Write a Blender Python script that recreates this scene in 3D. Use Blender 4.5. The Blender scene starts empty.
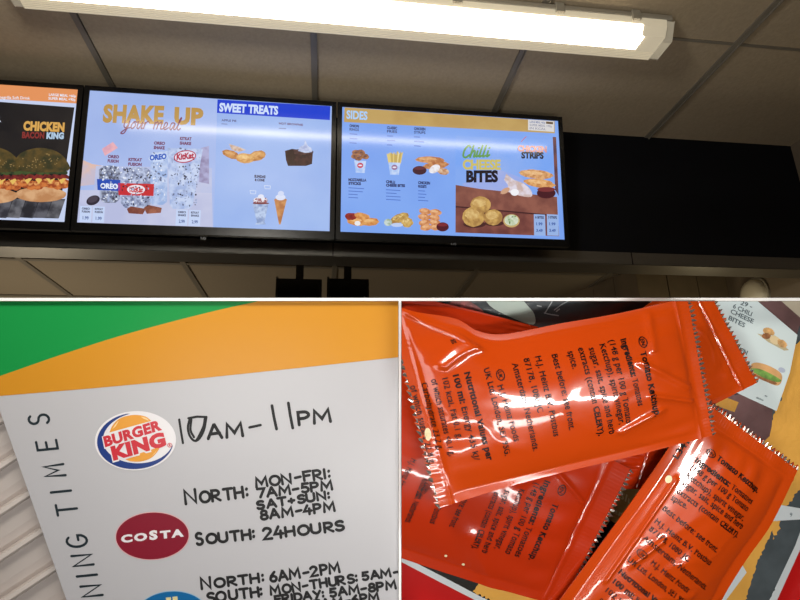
import bpy, bmesh, math, random
import numpy as np
from mathutils import Vector, Matrix, noise
from mathutils.geometry import tessellate_polygon
random.seed(7)
C = bpy.context.scene.collection
V = Vector
H = 1.5                                     # eye height above the floor
CAM = V((0, 0, H))
FPX = 555.35
yaw, pitch, roll = 0.14131, 0.30533, -0.02369
cy_, sy_, cp_, sp_ = math.cos(yaw), math.sin(yaw), math.cos(pitch), math.sin(pitch)
FWD = V((sy_*cp_, cy_*cp_, sp_)); R0 = V((cy_, -sy_, 0)); U0 = R0.cross(FWD)
RT = math.cos(roll)*R0 + math.sin(roll)*U0
UP = -math.sin(roll)*R0 + math.cos(roll)*U0

def ray(x, y):
    x, y = float(x), float(y); return FWD + (x-400)/FPX*RT + (300-y)/FPX*UP
def cf(x, y, d): return CAM + ray(x, y)*float(d)                 # a point of the lower displays at depth d
class Plane:
    def __init__(s, o, n): s.o = V(o); s.n = V(n).normalized()
    def __call__(s, x, y, off=0.0):
        r = ray(x, y); t = (s.o-CAM).dot(s.n)/r.dot(s.n)
        return CAM + r*t + s.n*off

# ------------------------------------------------------------------ materials
def lin(c):
    c = c/255
    return c/12.92 if c <= .04045 else ((c+.055)/1.055)**2.4
def col(rgb): return (lin(rgb[0]), lin(rgb[1]), lin(rgb[2]), 1)
MC = {}
def mat(name, rgb, rough=.5, metal=0, spec=.5, bump=0, bscale=40, var=0, vscale=6, coat=0, emit=0, emrgb=None, stretch=None):
    if name in MC: return MC[name]
    m = bpy.data.materials.new(name); m.use_nodes = True; MC[name] = m
    nt = m.node_tree; b = nt.nodes['Principled BSDF']
    b.inputs['Base Color'].default_value = col(rgb)
    b.inputs['Roughness'].default_value = rough; b.inputs['Metallic'].default_value = metal
    b.inputs['Specular IOR Level'].default_value = spec
    b.inputs['Coat Weight'].default_value = coat; b.inputs['Coat Roughness'].default_value = .06
    tc = nt.nodes.new('ShaderNodeTexCoord'); mp = nt.nodes.new('ShaderNodeMapping')
    nt.links.new(tc.outputs['Object'], mp.inputs[0])
    if stretch: mp.inputs['Scale'].default_value = stretch
    if var:
        n = nt.nodes.new('ShaderNodeTexNoise'); n.inputs['Scale'].default_value = vscale; n.inputs['Detail'].default_value = 5
        r = nt.nodes.new('ShaderNodeValToRGB')
        lo = [max(0, c*(1-var)) for c in rgb]; hi = [min(255, c*(1+var)) for c in rgb]
        r.color_ramp.elements[0].position = .3; r.color_ramp.elements[1].position = .7
        r.color_ramp.elements[0].color = col(lo); r.color_ramp.elements[1].color = col(hi)
        nt.links.new(mp.outputs[0], n.inputs['Vector']); nt.links.new(n.outputs[0], r.inputs[0])
        nt.links.new(r.outputs[0], b.inputs['Base Color'])
    if bump:
        n2 = nt.nodes.new('ShaderNodeTexNoise'); n2.inputs['Scale'].default_value = bscale; n2.inputs['Detail'].default_value = 4
        bp = nt.nodes.new('ShaderNodeBump'); bp.inputs['Strength'].default_value = bump; bp.inputs['Distance'].default_value = .01
        nt.links.new(mp.outputs[0], n2.inputs['Vector']); nt.links.new(n2.outputs[0], bp.inputs['Height'])
        nt.links.new(bp.outputs[0], b.inputs['Normal'])
    if emit:
        b.inputs['Emission Color'].default_value = col(emrgb or rgb); b.inputs['Emission Strength'].default_value = emit
    return m
def scr(rgb, rgb2=None, scale=60, k=1.0):
    """lit pixels of a glossy LCD screen; rgb2 mottles the picture"""
    name = 'screen_%d_%d_%d' % tuple(rgb) + ('_%d_%d_%d_%d' % (*rgb2, scale) if rgb2 else '')
    if name in MC: return MC[name]
    m = bpy.data.materials.new(name); m.use_nodes = True; MC[name] = m
    nt = m.node_tree; b = nt.nodes['Principled BSDF']
    b.inputs['Base Color'].default_value = (.004, .004, .005, 1); b.inputs['Roughness'].default_value = .13
    b.inputs['Specular IOR Level'].default_value = 1.0
    b.inputs['Emission Color'].default_value = col(rgb); b.inputs['Emission Strength'].default_value = k
    if rgb2:
        tc = nt.nodes.new('ShaderNodeTexCoord'); n = nt.nodes.new('ShaderNodeTexNoise')
        n.inputs['Scale'].default_value = scale; n.inputs['Detail'].default_value = 3
        r = nt.nodes.new('ShaderNodeValToRGB'); r.color_ramp.elements[0].position = .38; r.color_ramp.elements[1].position = .62
        r.color_ramp.elements[0].color = col(rgb); r.color_ramp.elements[1].color = col(rgb2)
        nt.links.new(tc.outputs['Object'], n.inputs['Vector']); nt.links.new(n.outputs[0], r.inputs[0])
        nt.links.new(r.outputs[0], b.inputs['Emission Color'])
    return m

# ------------------------------------------------------------------ object helpers
def origin(p):
    o = V((0, 0, 0))
    while p is not None: o += p.location; p = p.parent
    return o
def link(name, me, parent=None, label=None, cat=None, group=None, kind=None):
    o = bpy.data.objects.new(name, me); C.objects.link(o)
    if parent is not None: o.parent = parent
    for k, v in (('label', label), ('category', cat), ('group', group), ('kind', kind)):
        if v: o[k] = v
    return o
def thing(name, loc, label, cat, group=None, kind=None):
    o = bpy.data.objects.new(name, None); C.objects.link(o); o.location = V(loc); o.empty_display_size = .05
    o['label'] = label; o['category'] = cat
    if group: o['group'] = group
    if kind: o['kind'] = kind
    return o
class MB:
    """collects shapes in world space, links them as one mesh"""
    def __init__(s): s.v = []; s.f = []; s.m = []; s.mats = []; s.smooth = []
    def mi(s, m):
        if m not in s.mats: s.mats.append(m)
        return s.mats.index(m)
    def add(s, vs, fs, m, smooth=False):
        b = len(s.v); s.v += [V(p) for p in vs]; i = s.mi(m)
        for f in fs: s.f.append([b+k for k in f]); s.m.append(i); s.smooth.append(smooth)
    def hexa(s, p, m):            # p: 8 points, bottom 4 then top 4
        s.add(p, [(0, 3, 2, 1), (4, 5, 6, 7), (0, 1, 5, 4), (1, 2, 6, 5), (2, 3, 7, 6), (3, 0, 4, 7)], m)
    def box(s, a, b, m):
        x0, y0, z0 = a; x1, y1, z1 = b
        s.hexa([(x0, y0, z0), (x1, y0, z0), (x1, y1, z0), (x0, y1, z0), (x0, y0, z1), (x1, y0, z1), (x1, y1, z1), (x0, y1, z1)], m)
    def build(s, name, parent=None, bevel=0, clip=None, loc=None, **kw):
        o0 = origin(parent) if parent is not None else (V(loc) if loc is not None else V((0, 0, 0)))
        me = bpy.data.meshes.new(name)
        me.from_pydata([tuple(p-o0) for p in s.v], [], s.f)
        for m in s.mats: me.materials.append(m)
        for p, i, sm in zip(me.polygons, s.m, s.smooth): p.material_index = i; p.use_smooth = sm
        if clip or True:
            bm = bmesh.new(); bm.from_mesh(me)
            for (co, no) in (clip or []):
                bmesh.ops.bisect_plane(bm, geom=bm.verts[:]+bm.edges[:]+bm.faces[:], plane_co=co-o0, plane_no=no, clear_outer=True)
            bm.to_mesh(me); bm.free()
        o = link(name, me, parent, **kw)
        if parent is None and loc is not None: o.location = V(loc)
        if bevel:
            b = o.modifiers.new('Bevel', 'BEVEL'); b.width = bevel; b.segments = 2; b.limit_method = 'ANGLE'
        return o
TX = {}
def text_mesh(body, bold=0, sp=1.0):
    k = (body, bold, sp)
    if k in TX: return TX[k]
    cu = bpy.data.curves.new('t', 'FONT'); cu.body = body; cu.size = 1; cu.offset = bold; cu.space_character = sp
    cu.resolution_u = 3; cu.fill_mode = 'FRONT'
    o = bpy.data.objects.new('t', cu); C.objects.link(o)
    dg = bpy.context.evaluated_depsgraph_get(); dg.update()
    me = bpy.data.meshes.new_from_object(o.evaluated_get(dg))
    vs = [(v.co.x, v.co.y) for v in me.vertices]; fs = [tuple(p.vertices) for p in me.polygons]
    bpy.data.objects.remove(o); bpy.data.curves.remove(cu); bpy.data.meshes.remove(me)
    TX[k] = (vs, fs); return TX[k]

# ---- single-line lettering, for marker pen writing and plain sign capitals
def arc(cx, cy, rx, ry, a0, a1, n=14):
    return [(cx+rx*math.cos(math.radians(a0+(a1-a0)*i/n)), cy+ry*math.sin(math.radians(a0+(a1-a0)*i/n))) for i in range(n+1)]
G = {
 'A': (.75, [[(0, 0), (.34, 1), (.38, 1), (.72, 0)], [(.12, .33), (.62, .36)]]),
 'B': (.6, [[(0, 0), (0, 1)]+arc(.25, .76, .28, .24, 90, -90, 8)+[(0, .52)], [(0, .52)]+arc(.28, .26, .3, .26, 90, -90, 8)+[(0, 0)]]),
 'C': (.65, [arc(.36, .5, .36, .5, 50, 310)]),
 'D': (.65, [[(0, 0), (0, 1)]+arc(.2, .5, .45, .5, 90, -90, 12)+[(0, 0)]]),
 'E': (.55, [[(.52, 1), (0, 1), (0, 0), (.54, 0)], [(0, .52), (.45, .52)]]),
 'F': (.55, [[(.55, 1), (0, .98), (.02, 0)], [(0, .52), (.45, .55)]]),
 'G': (.72, [arc(.38, .5, .38, .5, 50, 330)+[(.72, .42), (.42, .42)]]),
 'H': (.65, [[(0, 0), (0, 1)], [(.62, 0), (.62, 1)], [(0, .5), (.62, .52)]]),
 'I': (.06, [[(.02, 0), (.02, 1)]]),
 'K': (.6, [[(0, 0), (0, 1)], [(.55, 1), (.02, .45), (.58, 0)]]),
 'L': (.5, [[(0, 1), (0, 0), (.5, 0)]]),
 'M': (.85, [[(0, 0), (.06, 1), (.42, .3), (.78, 1), (.84, 0)]]),
 'N': (.68, [[(0, 0), (0, 1), (.64, .02), (.66, 1)]]),
 'O': (.76, [arc(.38, .5, .38, .5, 80, 440, 20)]),
 'P': (.58, [[(0, 0), (0, 1)]+arc(.26, .74, .28, .26, 90, -90, 9)+[(0, .48)]]),
 'R': (.62, [[(0, 0), (0, 1)]+arc(.26, .74, .28, .26, 90, -90, 9)+[(.05, .48), (.6, 0)]]),
 'S': (.58, [arc(.31, .76, .27, .24, 35, 260, 10)+arc(.28, .26, .29, .26, 80, -150, 10)]),
 'T': (.66, [[(0, 1), (.66, 1)], [(.33, 1), (.33, 0)]]),
 'U': (.66, [[(0, 1), (0, .35)]+arc(.32, .34, .32, .34, 180, 360, 10)+[(.64, 1)]]),
 'Y': (.62, [[(0, 1), (.32, .5)], [(.64, 1), (.2, -.08)]]),
 '0': (.62, [arc(.31, .5, .31, .5, 80, 440, 20)]),
 '1': (.06, [[(.02, 0), (.02, 1)]]),
 '2': (.6, [arc(.28, .73, .27, .27, 160, -20, 9)+[(.02, 0), (.6, .02)]]),
 '4': (.62, [[(.3, 1), (0, .34), (.6, .36)], [(.44, .62), (.42, -.02)]]),
 '5': (.55, [[(.52, 1), (.08, 1), (.04, .58)]+arc(.24, .3, .28, .3, 110, -140, 10)]),
 '6': (.55, [[(.42, 1), (.1, .6)]+arc(.28, .28, .26, .28, 160, 520, 14)]),
 '7': (.55, [[(0, 1), (.56, 1), (.2, 0)]]),
 '8': (.55, [arc(.28, .76, .22, .24, 270, 630, 12), arc(.28, .26, .27, .26, 90, 450, 14)]),
 ':': (.08, [[(.03, .15), (.05, .22)], [(.03, .7), (.05, .77)]]),
 '-': (.5, [[(.05, .45), (.48, .5)]]),
 '+': (.5, [[(.02, .42), (.48, .45)], [(.25, .7), (.25, .2)]]),
}
def strokes_of(s, gap=.24, jit=0.0, smallcaps=None):
    x = 0; out = []
    for i, ch in enumerate(s):
        if ch == ' ': x += .45; continue
        w, st = G[ch]; k = 1.0
        if smallcaps and i > 0: k = smallcaps
        jx, jy = random.uniform(-jit, jit), random.uniform(-jit, jit)
        for p in st:
            out.append([(x+q[0]*k+jx, q[1]*k+jy*.7+random.uniform(-jit, jit)*.25) for q in p])
        x += w*k+gap
    return out, x-gap

class Draw(MB):
    """flat print laid on a surface; coordinates are read off the photo and carried to that surface by proj"""
    def __init__(s, proj, base=.0004, step=.00004): super().__init__(); s.marks = []; s.p = proj; s.base = base; s.step = step; s.k = 0
    def _o(s): s.k += 1; return s.base+s.step*s.k
    def cut(s): s.marks.append((len(s.v), len(s.f)))
    def build(s, name, parent=None, **kw):               # every separate piece of print becomes its own part
        ms = [(0, 0)]+[m for m in s.marks if m[1] < len(s.f)]+[(len(s.v), len(s.f))]; out = None
        for (v0, f0), (v1, f1) in zip(ms, ms[1:]):
            if f1 <= f0: continue
            q = MB(); q.v = s.v[v0:v1]; q.f = [[k-v0 for k in f] for f in s.f[f0:f1]]; q.m = s.m[f0:f1]; q.smooth = s.smooth[f0:f1]
            used = sorted(set(q.m)); q.mats = [s.mats[i] for i in used]; q.m = [used.index(i) for i in q.m]
            o = q.build(name, parent, **kw); out = out or o
        return out
    def poly(s, pts, m):
        o = s._o(); tri = tessellate_polygon([[V((x, y, 0)) for x, y in pts]])
        s.add([s.p(x, y, o) for x, y in pts], [tuple(reversed(t)) for t in tri], m)
    def ell(s, x, y, a, b, m, rot=0, n=28, a0=0, a1=360, wob=0):
        c, d = math.cos(math.radians(rot)), math.sin(math.radians(rot)); pts = []
        for i in range(n):
            t = math.radians(a0+(a1-a0)*i/(n-(0 if a1-a0 == 360 else 1)))
            w = 1+wob*(random.random()-.5)
            u, v = a*w*math.cos(t), b*w*math.sin(t); pts.append((x+u*c-v*d, y+u*d+v*c))
        s.poly(pts, m)
    def rect(s, x0, y0, x1, y1, m): s.poly([(x0, y0), (x1, y0), (x1, y1), (x0, y1)], m)
    def text(s, body, p0, p1, up, m, bold=0, sp=1.0, tall=0):
        vs, fs = text_mesh(body, bold, sp)
        if tall: vs = [(x, (y*tall if 0 < y <= .46 else (.46*tall+(y-.46)*(.72-.46*tall)/.26 if y > .46 else y))) for x, y in vs]
        x0 = min(v[0] for v in vs); x1 = max(v[0] for v in vs); o = s._o()
        dx, dy = p1[0]-p0[0], p1[1]-p0[1]; W = x1-x0; ch = .72
        s.add([s.p(p0[0]+(x-x0)/W*dx+y/ch*up[0], p0[1]+(x-x0)/W*dy+y/ch*up[1], o) for x, y in vs], fs, m)
    def stroke(s, pts, w, m, taper=False):
        P = [V(q) for q in pts]
        Q = [P[0]]
        for q in P[1:]:
            if (q-Q[-1]).length > 1e-3: Q.append(q)
        if len(Q) < 2: Q.append(Q[0]+V((w*.3, 0)))
        d0 = (Q[0]-Q[1]).normalized(); d1 = (Q[-1]-Q[-2]).normalized()
        L, Rr = [], []
        n = len(Q)
        for i in range(n):
            a = (Q[i]-Q[i-1]).normalized() if i else (Q[1]-Q[0]).normalized()
            b = (Q[i+1]-Q[i]).normalized() if i < n-1 else a
            t = a+b
            t = t.normalized() if t.length > .2 else a
            nn = V((-t.y, t.x)); k = 1/max(.55, nn.dot(V((-a.y, a.x))))
            L.append(Q[i]+nn*w/2*k); Rr.append(Q[i]-nn*w/2*k)
        cap0 = [Q[0]+d0*w*.5*math.cos(t)+V((-d0.y, d0.x))*w*.5*math.sin(t) for t in (-.9, -.3, .3, .9)]
        cap1 = [Q[-1]+d1*w*.5*math.cos(t)+V((-d1.y, d1.x))*w*.5*math.sin(t) for t in (-.9, -.3, .3, .9)]
        o = s._o(); pts = L+Rr+cap0+cap1; fs = []
        for i in range(n-1): fs.append((i, i+1, n+i+1, n+i))
        c0 = 2*n; fs.append((0, n, c0+3, c0+2, c0+1, c0) if (L[0]-cap0[0]).length < (Rr[0]-cap0[0]).length else (0, n, c0, c0+1, c0+2, c0+3))
        c1 = 2*n+4; fs.append((n-1, 2*n-1, c1+3, c1+2, c1+1, c1) if (L[-1]-cap1[0]).length < (Rr[-1]-cap1[0]).length else (n-1, 2*n-1, c1, c1+1, c1+2, c1+3))
        s.add([s.p(q.x, q.y, o) for q in pts], fs, m)
    def pen(s, body, p0, p1, h, w, m, jit=.04, gap=.24, up=None, smallcaps=None):
        st, W = strokes_of(body, gap, jit, smallcaps)
        d = V((p1[0]-p0[0], p1[1]-p0[1])); L = d.length; dn = d/L
        u = V(up) if up else V((dn.y, -dn.x))*h
        for q in st: s.stroke([(p0[0]+dn.x*x/W*L+u.x*y, p0[1]+dn.y*x/W*L+u.y*y) for x, y in q], w, m)
def smooth(pts, n=6):
    P = [V(p) for p in pts]; P = [P[0]*2-P[1]]+P+[P[-1]*2-P[-2]]; out = []
    for i in range(1, len(P)-2):
        for k in range(n):
            t = k/n; a, b, c, d = P[i-1:i+3]
            out.append(tuple(.5*((2*b)+(c-a)*t+(2*a-5*b+4*c-d)*t*t+(3*b-a-3*c+d)*t**3)))
    out.append(tuple(P[-2])); return out

# ------------------------------------------------------------------ camera
cam = bpy.data.cameras.new('camera'); co = bpy.data.objects.new('camera', cam); C.objects.link(co)
cam.sensor_width = 36; cam.lens = FPX/800*36; cam.clip_start = .02
M = Matrix((RT, UP, -FWD)).transposed().to_4x4(); M.translation = CAM; co.matrix_world = M
S = bpy.context.scene; S.camera = co
S.view_settings.view_transform = 'Standard'; S.view_settings.look = 'None'; S.view_settings.gamma = 1; S.view_settings.exposure = 0
S.view_settings.use_curve_mapping = False
w = bpy.data.worlds.new('world'); S.world = w; w.use_nodes = True
w.node_tree.nodes['Background'].inputs[0].default_value = (.55, .6, .7, 1); w.node_tree.nodes['Background'].inputs[1].default_value = .02

# ------------------------------------------------------------------ upper view: restaurant room
ZC = H+1.539; YW = 2.15; ZB = H+.868; XR = 2.315; XL = -2.6; YB = -2.2; YK = 5.2; ZK = H+1.1
m_tile = mat('ceiling_tile', (172, 156, 130), .95, bump=.15, bscale=70, var=.03, vscale=90)
m_bar = mat('ceiling_bar', (128, 121, 108), .55, metal=.2)
m_black = mat('black_paint', (7, 9, 15), .7, spec=.2, bump=.05, bscale=30, var=.15)
m_steel = mat('brushed_steel', (120, 117, 110), .38, metal=.75, bump=.08, bscale=14, stretch=(1, 12, 12))
m_wall = mat('painted_wall', (110, 98, 82), .85, bump=.1, var=.05)
m_dwall = mat('panel_wall', (70, 64, 54), .6, bump=.05)
m_floor = mat('floor_tile', (90, 84, 78), .4, bump=.05, var=.1)
def struct(name, a, b, m):
    q = MB(); q.box(a, b, m); return q.build(name, kind='structure')
struct('floor', (XL, YB, -.05), (XR, YK, 0), m_floor)
struct('wall_left', (XL-.1, YB, 0), (XL, YK, ZC+.1), m_wall)
struct('wall_right', (XR, YB, 0), (XR+.1, YK, ZC+.1), m_wall)
struct('wall_rear', (XL, YB-.1, 0), (XR, YB, ZC+.1), m_wall)
struct('wall_front', (XL, YK, 0), (XR, YK+.1, ZC+.1), m_dwall)
q = MB(); q.box((XL, YB, ZC), (XR, YW+.1, ZC+.08), m_tile); ceil = q.build('ceiling', kind='structure')
q = MB()
for X in (-.873-1.6, -.873-.8, -.873, -.058, .732, 1.535): q.box((X-.012, YB, ZC-.006), (X+.012, YW, ZC+.002), m_bar); q.box((X+.008, YB, ZC-.012), (X+.012, YW, ZC+.002), m_bar)
for Y in (1.535, .93, .33, -.27, -.87, -1.47): q.box((XL, Y-.006, ZC-.003), (XR, Y+.006, ZC+.002), m_bar)
q.build('ceiling_grid', ceil)
# bulkhead carrying the screens, with its metal lip
q = MB(); q.box((XL, YW, ZB), (XR, YW+.1, ZC), m_black); bh = q.build('trim_1', kind='structure')
q = MB(); q.box((XL, YW-.012, ZB-.002), (XR, YW+.0, ZB+.055), m_steel); q.box((XL, YW-.012, ZB-.004), (XR, YW+.1, ZB), m_steel)
q.build('metal_lip', bh, label='dull steel edge strip')
for X in (-1.9, .0+.03, 1.35):
    q = MB(); q.box((X-.002, YW-.0135, ZB-.002), (X+.002, YW-.011, ZB+.055), m_black); q.build('lip_joint', bh)
# kitchen ceiling beyond the bulkhead
q = MB(); q.box((XL, YW+.1, ZK), (XR, YK, ZK+.05), mat('kitchen_tile', (150, 138, 118), .9, bump=.2, bscale=40)); kc = q.build('trim_2', kind='structure')
q = MB()
for X in (-2.35, -1.545, -.745, .05, .85, 1.65): q.box((X-.014, YW+.1, ZK-.008), (X+.014, YK, ZK+.001), m_bar)
for Y in (2.88, 3.5, 4.1, 4.7): q.box((XL, Y-.014, ZK-.006), (XR, Y+.014, ZK+.001), m_bar)
q.build('ceiling_grid', kc)
# sloping side wall of the kitchen at the right, of upright panels
pk0 = Plane((0, 0, ZK), (0, 0, 1))
a = pk0(635, 268); b_ = pk0(556, 300)
q = MB(); d = (b_-a); a2 = a; b2 = a+d*3.0; nrm = V((-d.y, d.x, 0)).normalized()*.05
for k in range(12):
    s0 = a2+(b2-a2)*k/12; s1 = a2+(b2-a2)*(k+.985)/12
    q.hexa([V((s0.x, s0.y, 0)), V((s1.x, s1.y, 0)), V((s1.x, s1.y, 0))-nrm, V((s0.x, s0.y, 0))-nrm,
            V((s0.x, s0.y, ZK)), V((s1.x, s1.y, ZK)), V((s1.x, s1.y, ZK))-nrm, V((s0.x, s0.y, ZK))-nrm], mat('kitchen_panel', (120, 108, 88), .6, var=.08))
for k in range(3):
    x0 = a.x+(XR-a.x)*k/3+.003; x1 = a.x+(XR-a.x)*(k+1)/3-.003; q.box((x0, a.y, 0), (x1, a.y+.05, ZK), mat('kitchen_panel', (120, 108, 88)))
q.build('trim_3', kind='structure')
lmp = thing('wall_lamp', (XR, 2.57, H+.885), 'round pale lamp on the kitchen side wall, far right under the black bulkhead', 'lamp')
q = MB(); rings = [(.085, 0), (.085, .02), (.075, .04), (.05, .052), (.02, .057)]; vs = []
for r_, h_ in rings:
    for k in range(24): an = k*math.pi/12; vs.append((XR-h_, 2.57+r_*math.cos(an), H+.885+r_*math.sin(an)))
q.add(vs, [(i*24+k, i*24+(k+1) % 24, (i+1)*24+(k+1) % 24, (i+1)*24+k) for i in range(4) for k in range(24)]+[tuple(range(96, 120))], mat('opal_cover', (226, 220, 200), .35), True)
q.build('cover', lmp)
q = MB(); vs = []
for x_ in (XR, XR-.012):
    for k in range(24): an = k*math.pi/12; vs.append((x_, 2.57+.095*math.cos(an), H+.885+.095*math.sin(an)))
q.add(vs, [(k, (k+1) % 24, 24+(k+1) % 24, 24+k) for k in range(24)]+[tuple(range(24, 48))], mat('lamp_body', (150, 144, 130)))
q.build('base_ring', lmp)

# two black monitors hung in the kitchen
m_bk = mat('black_plastic', (12, 12, 14), .35); m_bk2 = mat('dark_bracket', (34, 33, 32), .5)
for i, (x0, x1) in enumerate(((276, 322), (327, 369))):
    Y = 2.75
    P = Plane((0, Y, 0), (0, -1, 0)); a = P(x0, 278); b = P(x1, 279)
    zt = a.z; zb = zt-.30
    t = thing('kitchen_monitor', ((a.x+b.x)/2, Y, zb), ('black monitor hung below the kitchen ceiling, left one of the pair', 'black monitor hung below the kitchen ceiling, right one of the pair')[i], 'monitor', 'dark monitors hanging in the kitchen')
    q = MB(); q.box((a.x, Y, zb), (b.x, Y+.05, zt), m_bk); q.build('housing', t, bevel=.004)
    q = MB(); q.box((a.x+.012, Y-.002, zb+.012), (b.x-.012, Y, zt-.012), mat('dead_screen', (6, 7, 9), .2)); q.build('screen', t)
    q = MB(); cx = (a.x+b.x)/2; q.box((cx-.02, Y+.05, zt-.15), (cx+.02, Y+.07, ZK-.0), m_bk2); q.build('bracket', t)
    q = MB(); q.box((a.x+.0, Y+.002, zt), (a.x+.012, Y+.01, zt+.008), m_steel); q.build('fixing', t)

# ------------------------------------------------------------------ fluorescent batten light
m_lamp = mat('lamp_glow', (255, 250, 236), .4, emit=9, emrgb=(255, 240, 214))
m_rib = mat('ribbed_diffuser', (190, 184, 168), .35, emit=.36, emrgb=(236, 220, 186), bump=.2, bscale=10)
m_end = mat('clear_end', (170, 164, 150), .25, emit=.16, emrgb=(236, 222, 190))
m_body = mat('lamp_body', (128, 122, 108), .5)
lx0, lx1, ly0, ly1, lz0, lz1 = -.99, 1.196, 1.395, 1.555, H+1.452, H+1.528
t = thing('batten_light', ((lx0+lx1)/2, 1.505, lz0), 'long white fluorescent batten light glowing under the ceiling', 'ceiling light')
def extr(prof, x0, x1, m, name, par, caps=True, sm=False, **kw):
    q = MB(); n = len(prof)
    vs = [(x0, y, z) for y, z in prof]+[(x1, y, z) for y, z in prof]
    q.add(vs, [(i, (i+1) % n, n+(i+1) % n, n+i) for i in range(n)], m, sm)
    if caps: q.add(vs, [tuple(range(n)), tuple(reversed(range(n, 2*n)))], m)
    return q.build(name, par, **kw)
yc = 1.505
# diffuser: trough section, ribs on the sides as real grooves
prof = [(yc-.08, lz1-.02), (yc-.074, lz0+.03), (yc-.055, lz0+.002)]
for k in range(6):
    y = .012+k*.0075; prof += [(yc+y, lz0), (yc+y+.0052, lz0), (yc+y+.006, lz0+.005), (yc+y+.0073, lz0+.005)]
prof += [(yc+.060, lz0+.012), (yc+.066, lz1-.02)]
extr(prof, lx0+.02, lx1-.02, m_rib, 'diffuser', t, label='ribbed translucent cover')
extr([(yc-.053, lz0-.003), (yc+.006, lz0-.003), (yc+.004, lz0+.004), (yc-.051, lz0+.004)], lx0+.06, lx1-.10, m_lamp, 'glowing_strip', t, label='blown-out bright underside of the cover')
extr([(yc-.0535, lz0-.001), (yc-.0575, lz0+.003), (yc-.077, lz0+.03), (yc-.073, lz0+.032)], lx0+.06, lx1-.11, m_lamp, 'glowing_strip', t, label='blown-out bright near flank of the cover')
extr([(yc-.084, lz1-.02), (yc+.07, lz1-.02), (yc+.07, lz1), (yc+.06, ZC-.005), (yc-.06, ZC-.005), (yc-.084, lz1)], lx0, lx1, m_body, 'body', t, bevel=.004)
for x0, x1 in ((lx0-.004, lx0+.022), (lx1-.022, lx1+.012)):
    extr([(yc-.078, lz1-.018), (yc-.045, lz0-.003), (yc+.05, lz0-.003), (yc+.064, lz1-.018)], x0, x1, m_end, 'end_cap', t, bevel=.008)
for X in (lx0+.12, lx0+.55, -.05+.1, .42, .78, 1.06):
    for sg in (-1, 1):
        q = MB(); yy = yc+(-.088 if sg < 0 else .074)
        q.box((X-.016, min(yy, yy-sg*.012), lz1-.032), (X+.016, max(yy, yy-sg*.012), lz1+.006), m_body); q.build('clip', t, bevel=.002)
q = MB()
for X in (-.6, .9): q = MB(); q.box((X-.03, yc-.03, ZC-.006), (X+.03, yc+.03, ZC), m_body); q.build('mount', t)

# ------------------------------------------------------------------ menu screens
tilt = .138; x0s, tw, th, tg = -.9065, .9203, .5265, .0422; zt0 = H+.911
TN = V((0, -math.cos(tilt), -math.sin(tilt))); TU = V((0, -math.sin(tilt), math.cos(tilt)))
TP = Plane((0, 2, zt0), TN)
m_bez = mat('screen_bezel', (9, 10, 13), .25, bump=.02)
m_logo = mat('bezel_mark', (120, 124, 130), .4)
def screen(i, label):
    ax = x0s+(i-1)*(tw+tg); O = V((ax, 2, zt0))
    P = lambda x, z, d: O+V((x, 0, 0))+TU*z-TN*d       # d behind the glass
    t = thing('menu_screen', P(tw/2, -.02, .0), label, 'menu screen', 'menu screens over the counter')
    bz = .0185
    q = MB()
    for (xa, xb, za, zb) in ((-bz, 0, -bz-.012, th+bz), (tw, tw+bz, -bz-.012, th+bz), (0, tw, -bz-.012, 0), (0, tw, th, th+bz)):
        q.hexa([P(xa, za, .02), P(xb, za, .02), P(xb, za, -.004), P(xa, za, -.004), P(xa, zb, .02), P(xb, zb, .02), P(xb, zb, -.004), P(xa, zb, -.004)], m_bez)
    q.build('bezel', t)
    q = MB(); q.hexa([P(-bz+.002, -.02, .05), P(tw+bz-.002, -.02, .05), P(tw+bz-.002, -.02, .021), P(-bz+.002, -.02, .021), P(-bz+.002, th+.01, .05), P(tw+bz-.002, th+.01, .05), P(tw+bz-.002, th+.01, .021), P(-bz+.002, th+.01, .021)], m_bez)
    q.build('housing', t, bevel=.004)
    for X in (.25, .65): 
        q = MB(); A = P(X, .3, .05); B = P(X, .1, .05)
        q.hexa([B, B+V((.04, 0, 0)), V((B.x+.04, YW, B.z)), V((B.x, YW, B.z)), A, A+V((.04, 0, 0)), V((A.x+.04, YW, A.z)), V((A.x, YW, A.z))], m_bk2); q.build('wall_bracket', t)
    return t, P
def panel(t, P, m):
    q = MB(); q.hexa([P(0, 0, .012), P(tw, 0, .012), P(tw, 0, 0), P(0, 0, 0), P(0, th, .012), P(tw, th, .012), P(tw, th, 0), P(0, th, 0)], m)
    return q.build('screen', t)
def lines(D, x, y, w, n, m, dy=2.2, slope=.06, h=.8):
    for k in range(n):
        ww = w*random.uniform(.55, 1); yy = y+k*dy
        D.poly([(x, yy), (x+ww, yy+slope*ww), (x+ww, yy+h+slope*ww), (x, yy+h)], m)
def blob(D, x, y, a, b, c1, c2, rot=0, hl=None):
    D.ell(x, y, a, b, scr(c1, c2, 70), rot, wob=.14)
    if hl: D.ell(x-a*.15, y-b*.3, a*.6, b*.4, scr(hl, c2, 90), rot, wob=.25)
white = scr((228, 236, 250)); ink = scr((52, 50, 84))
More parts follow.
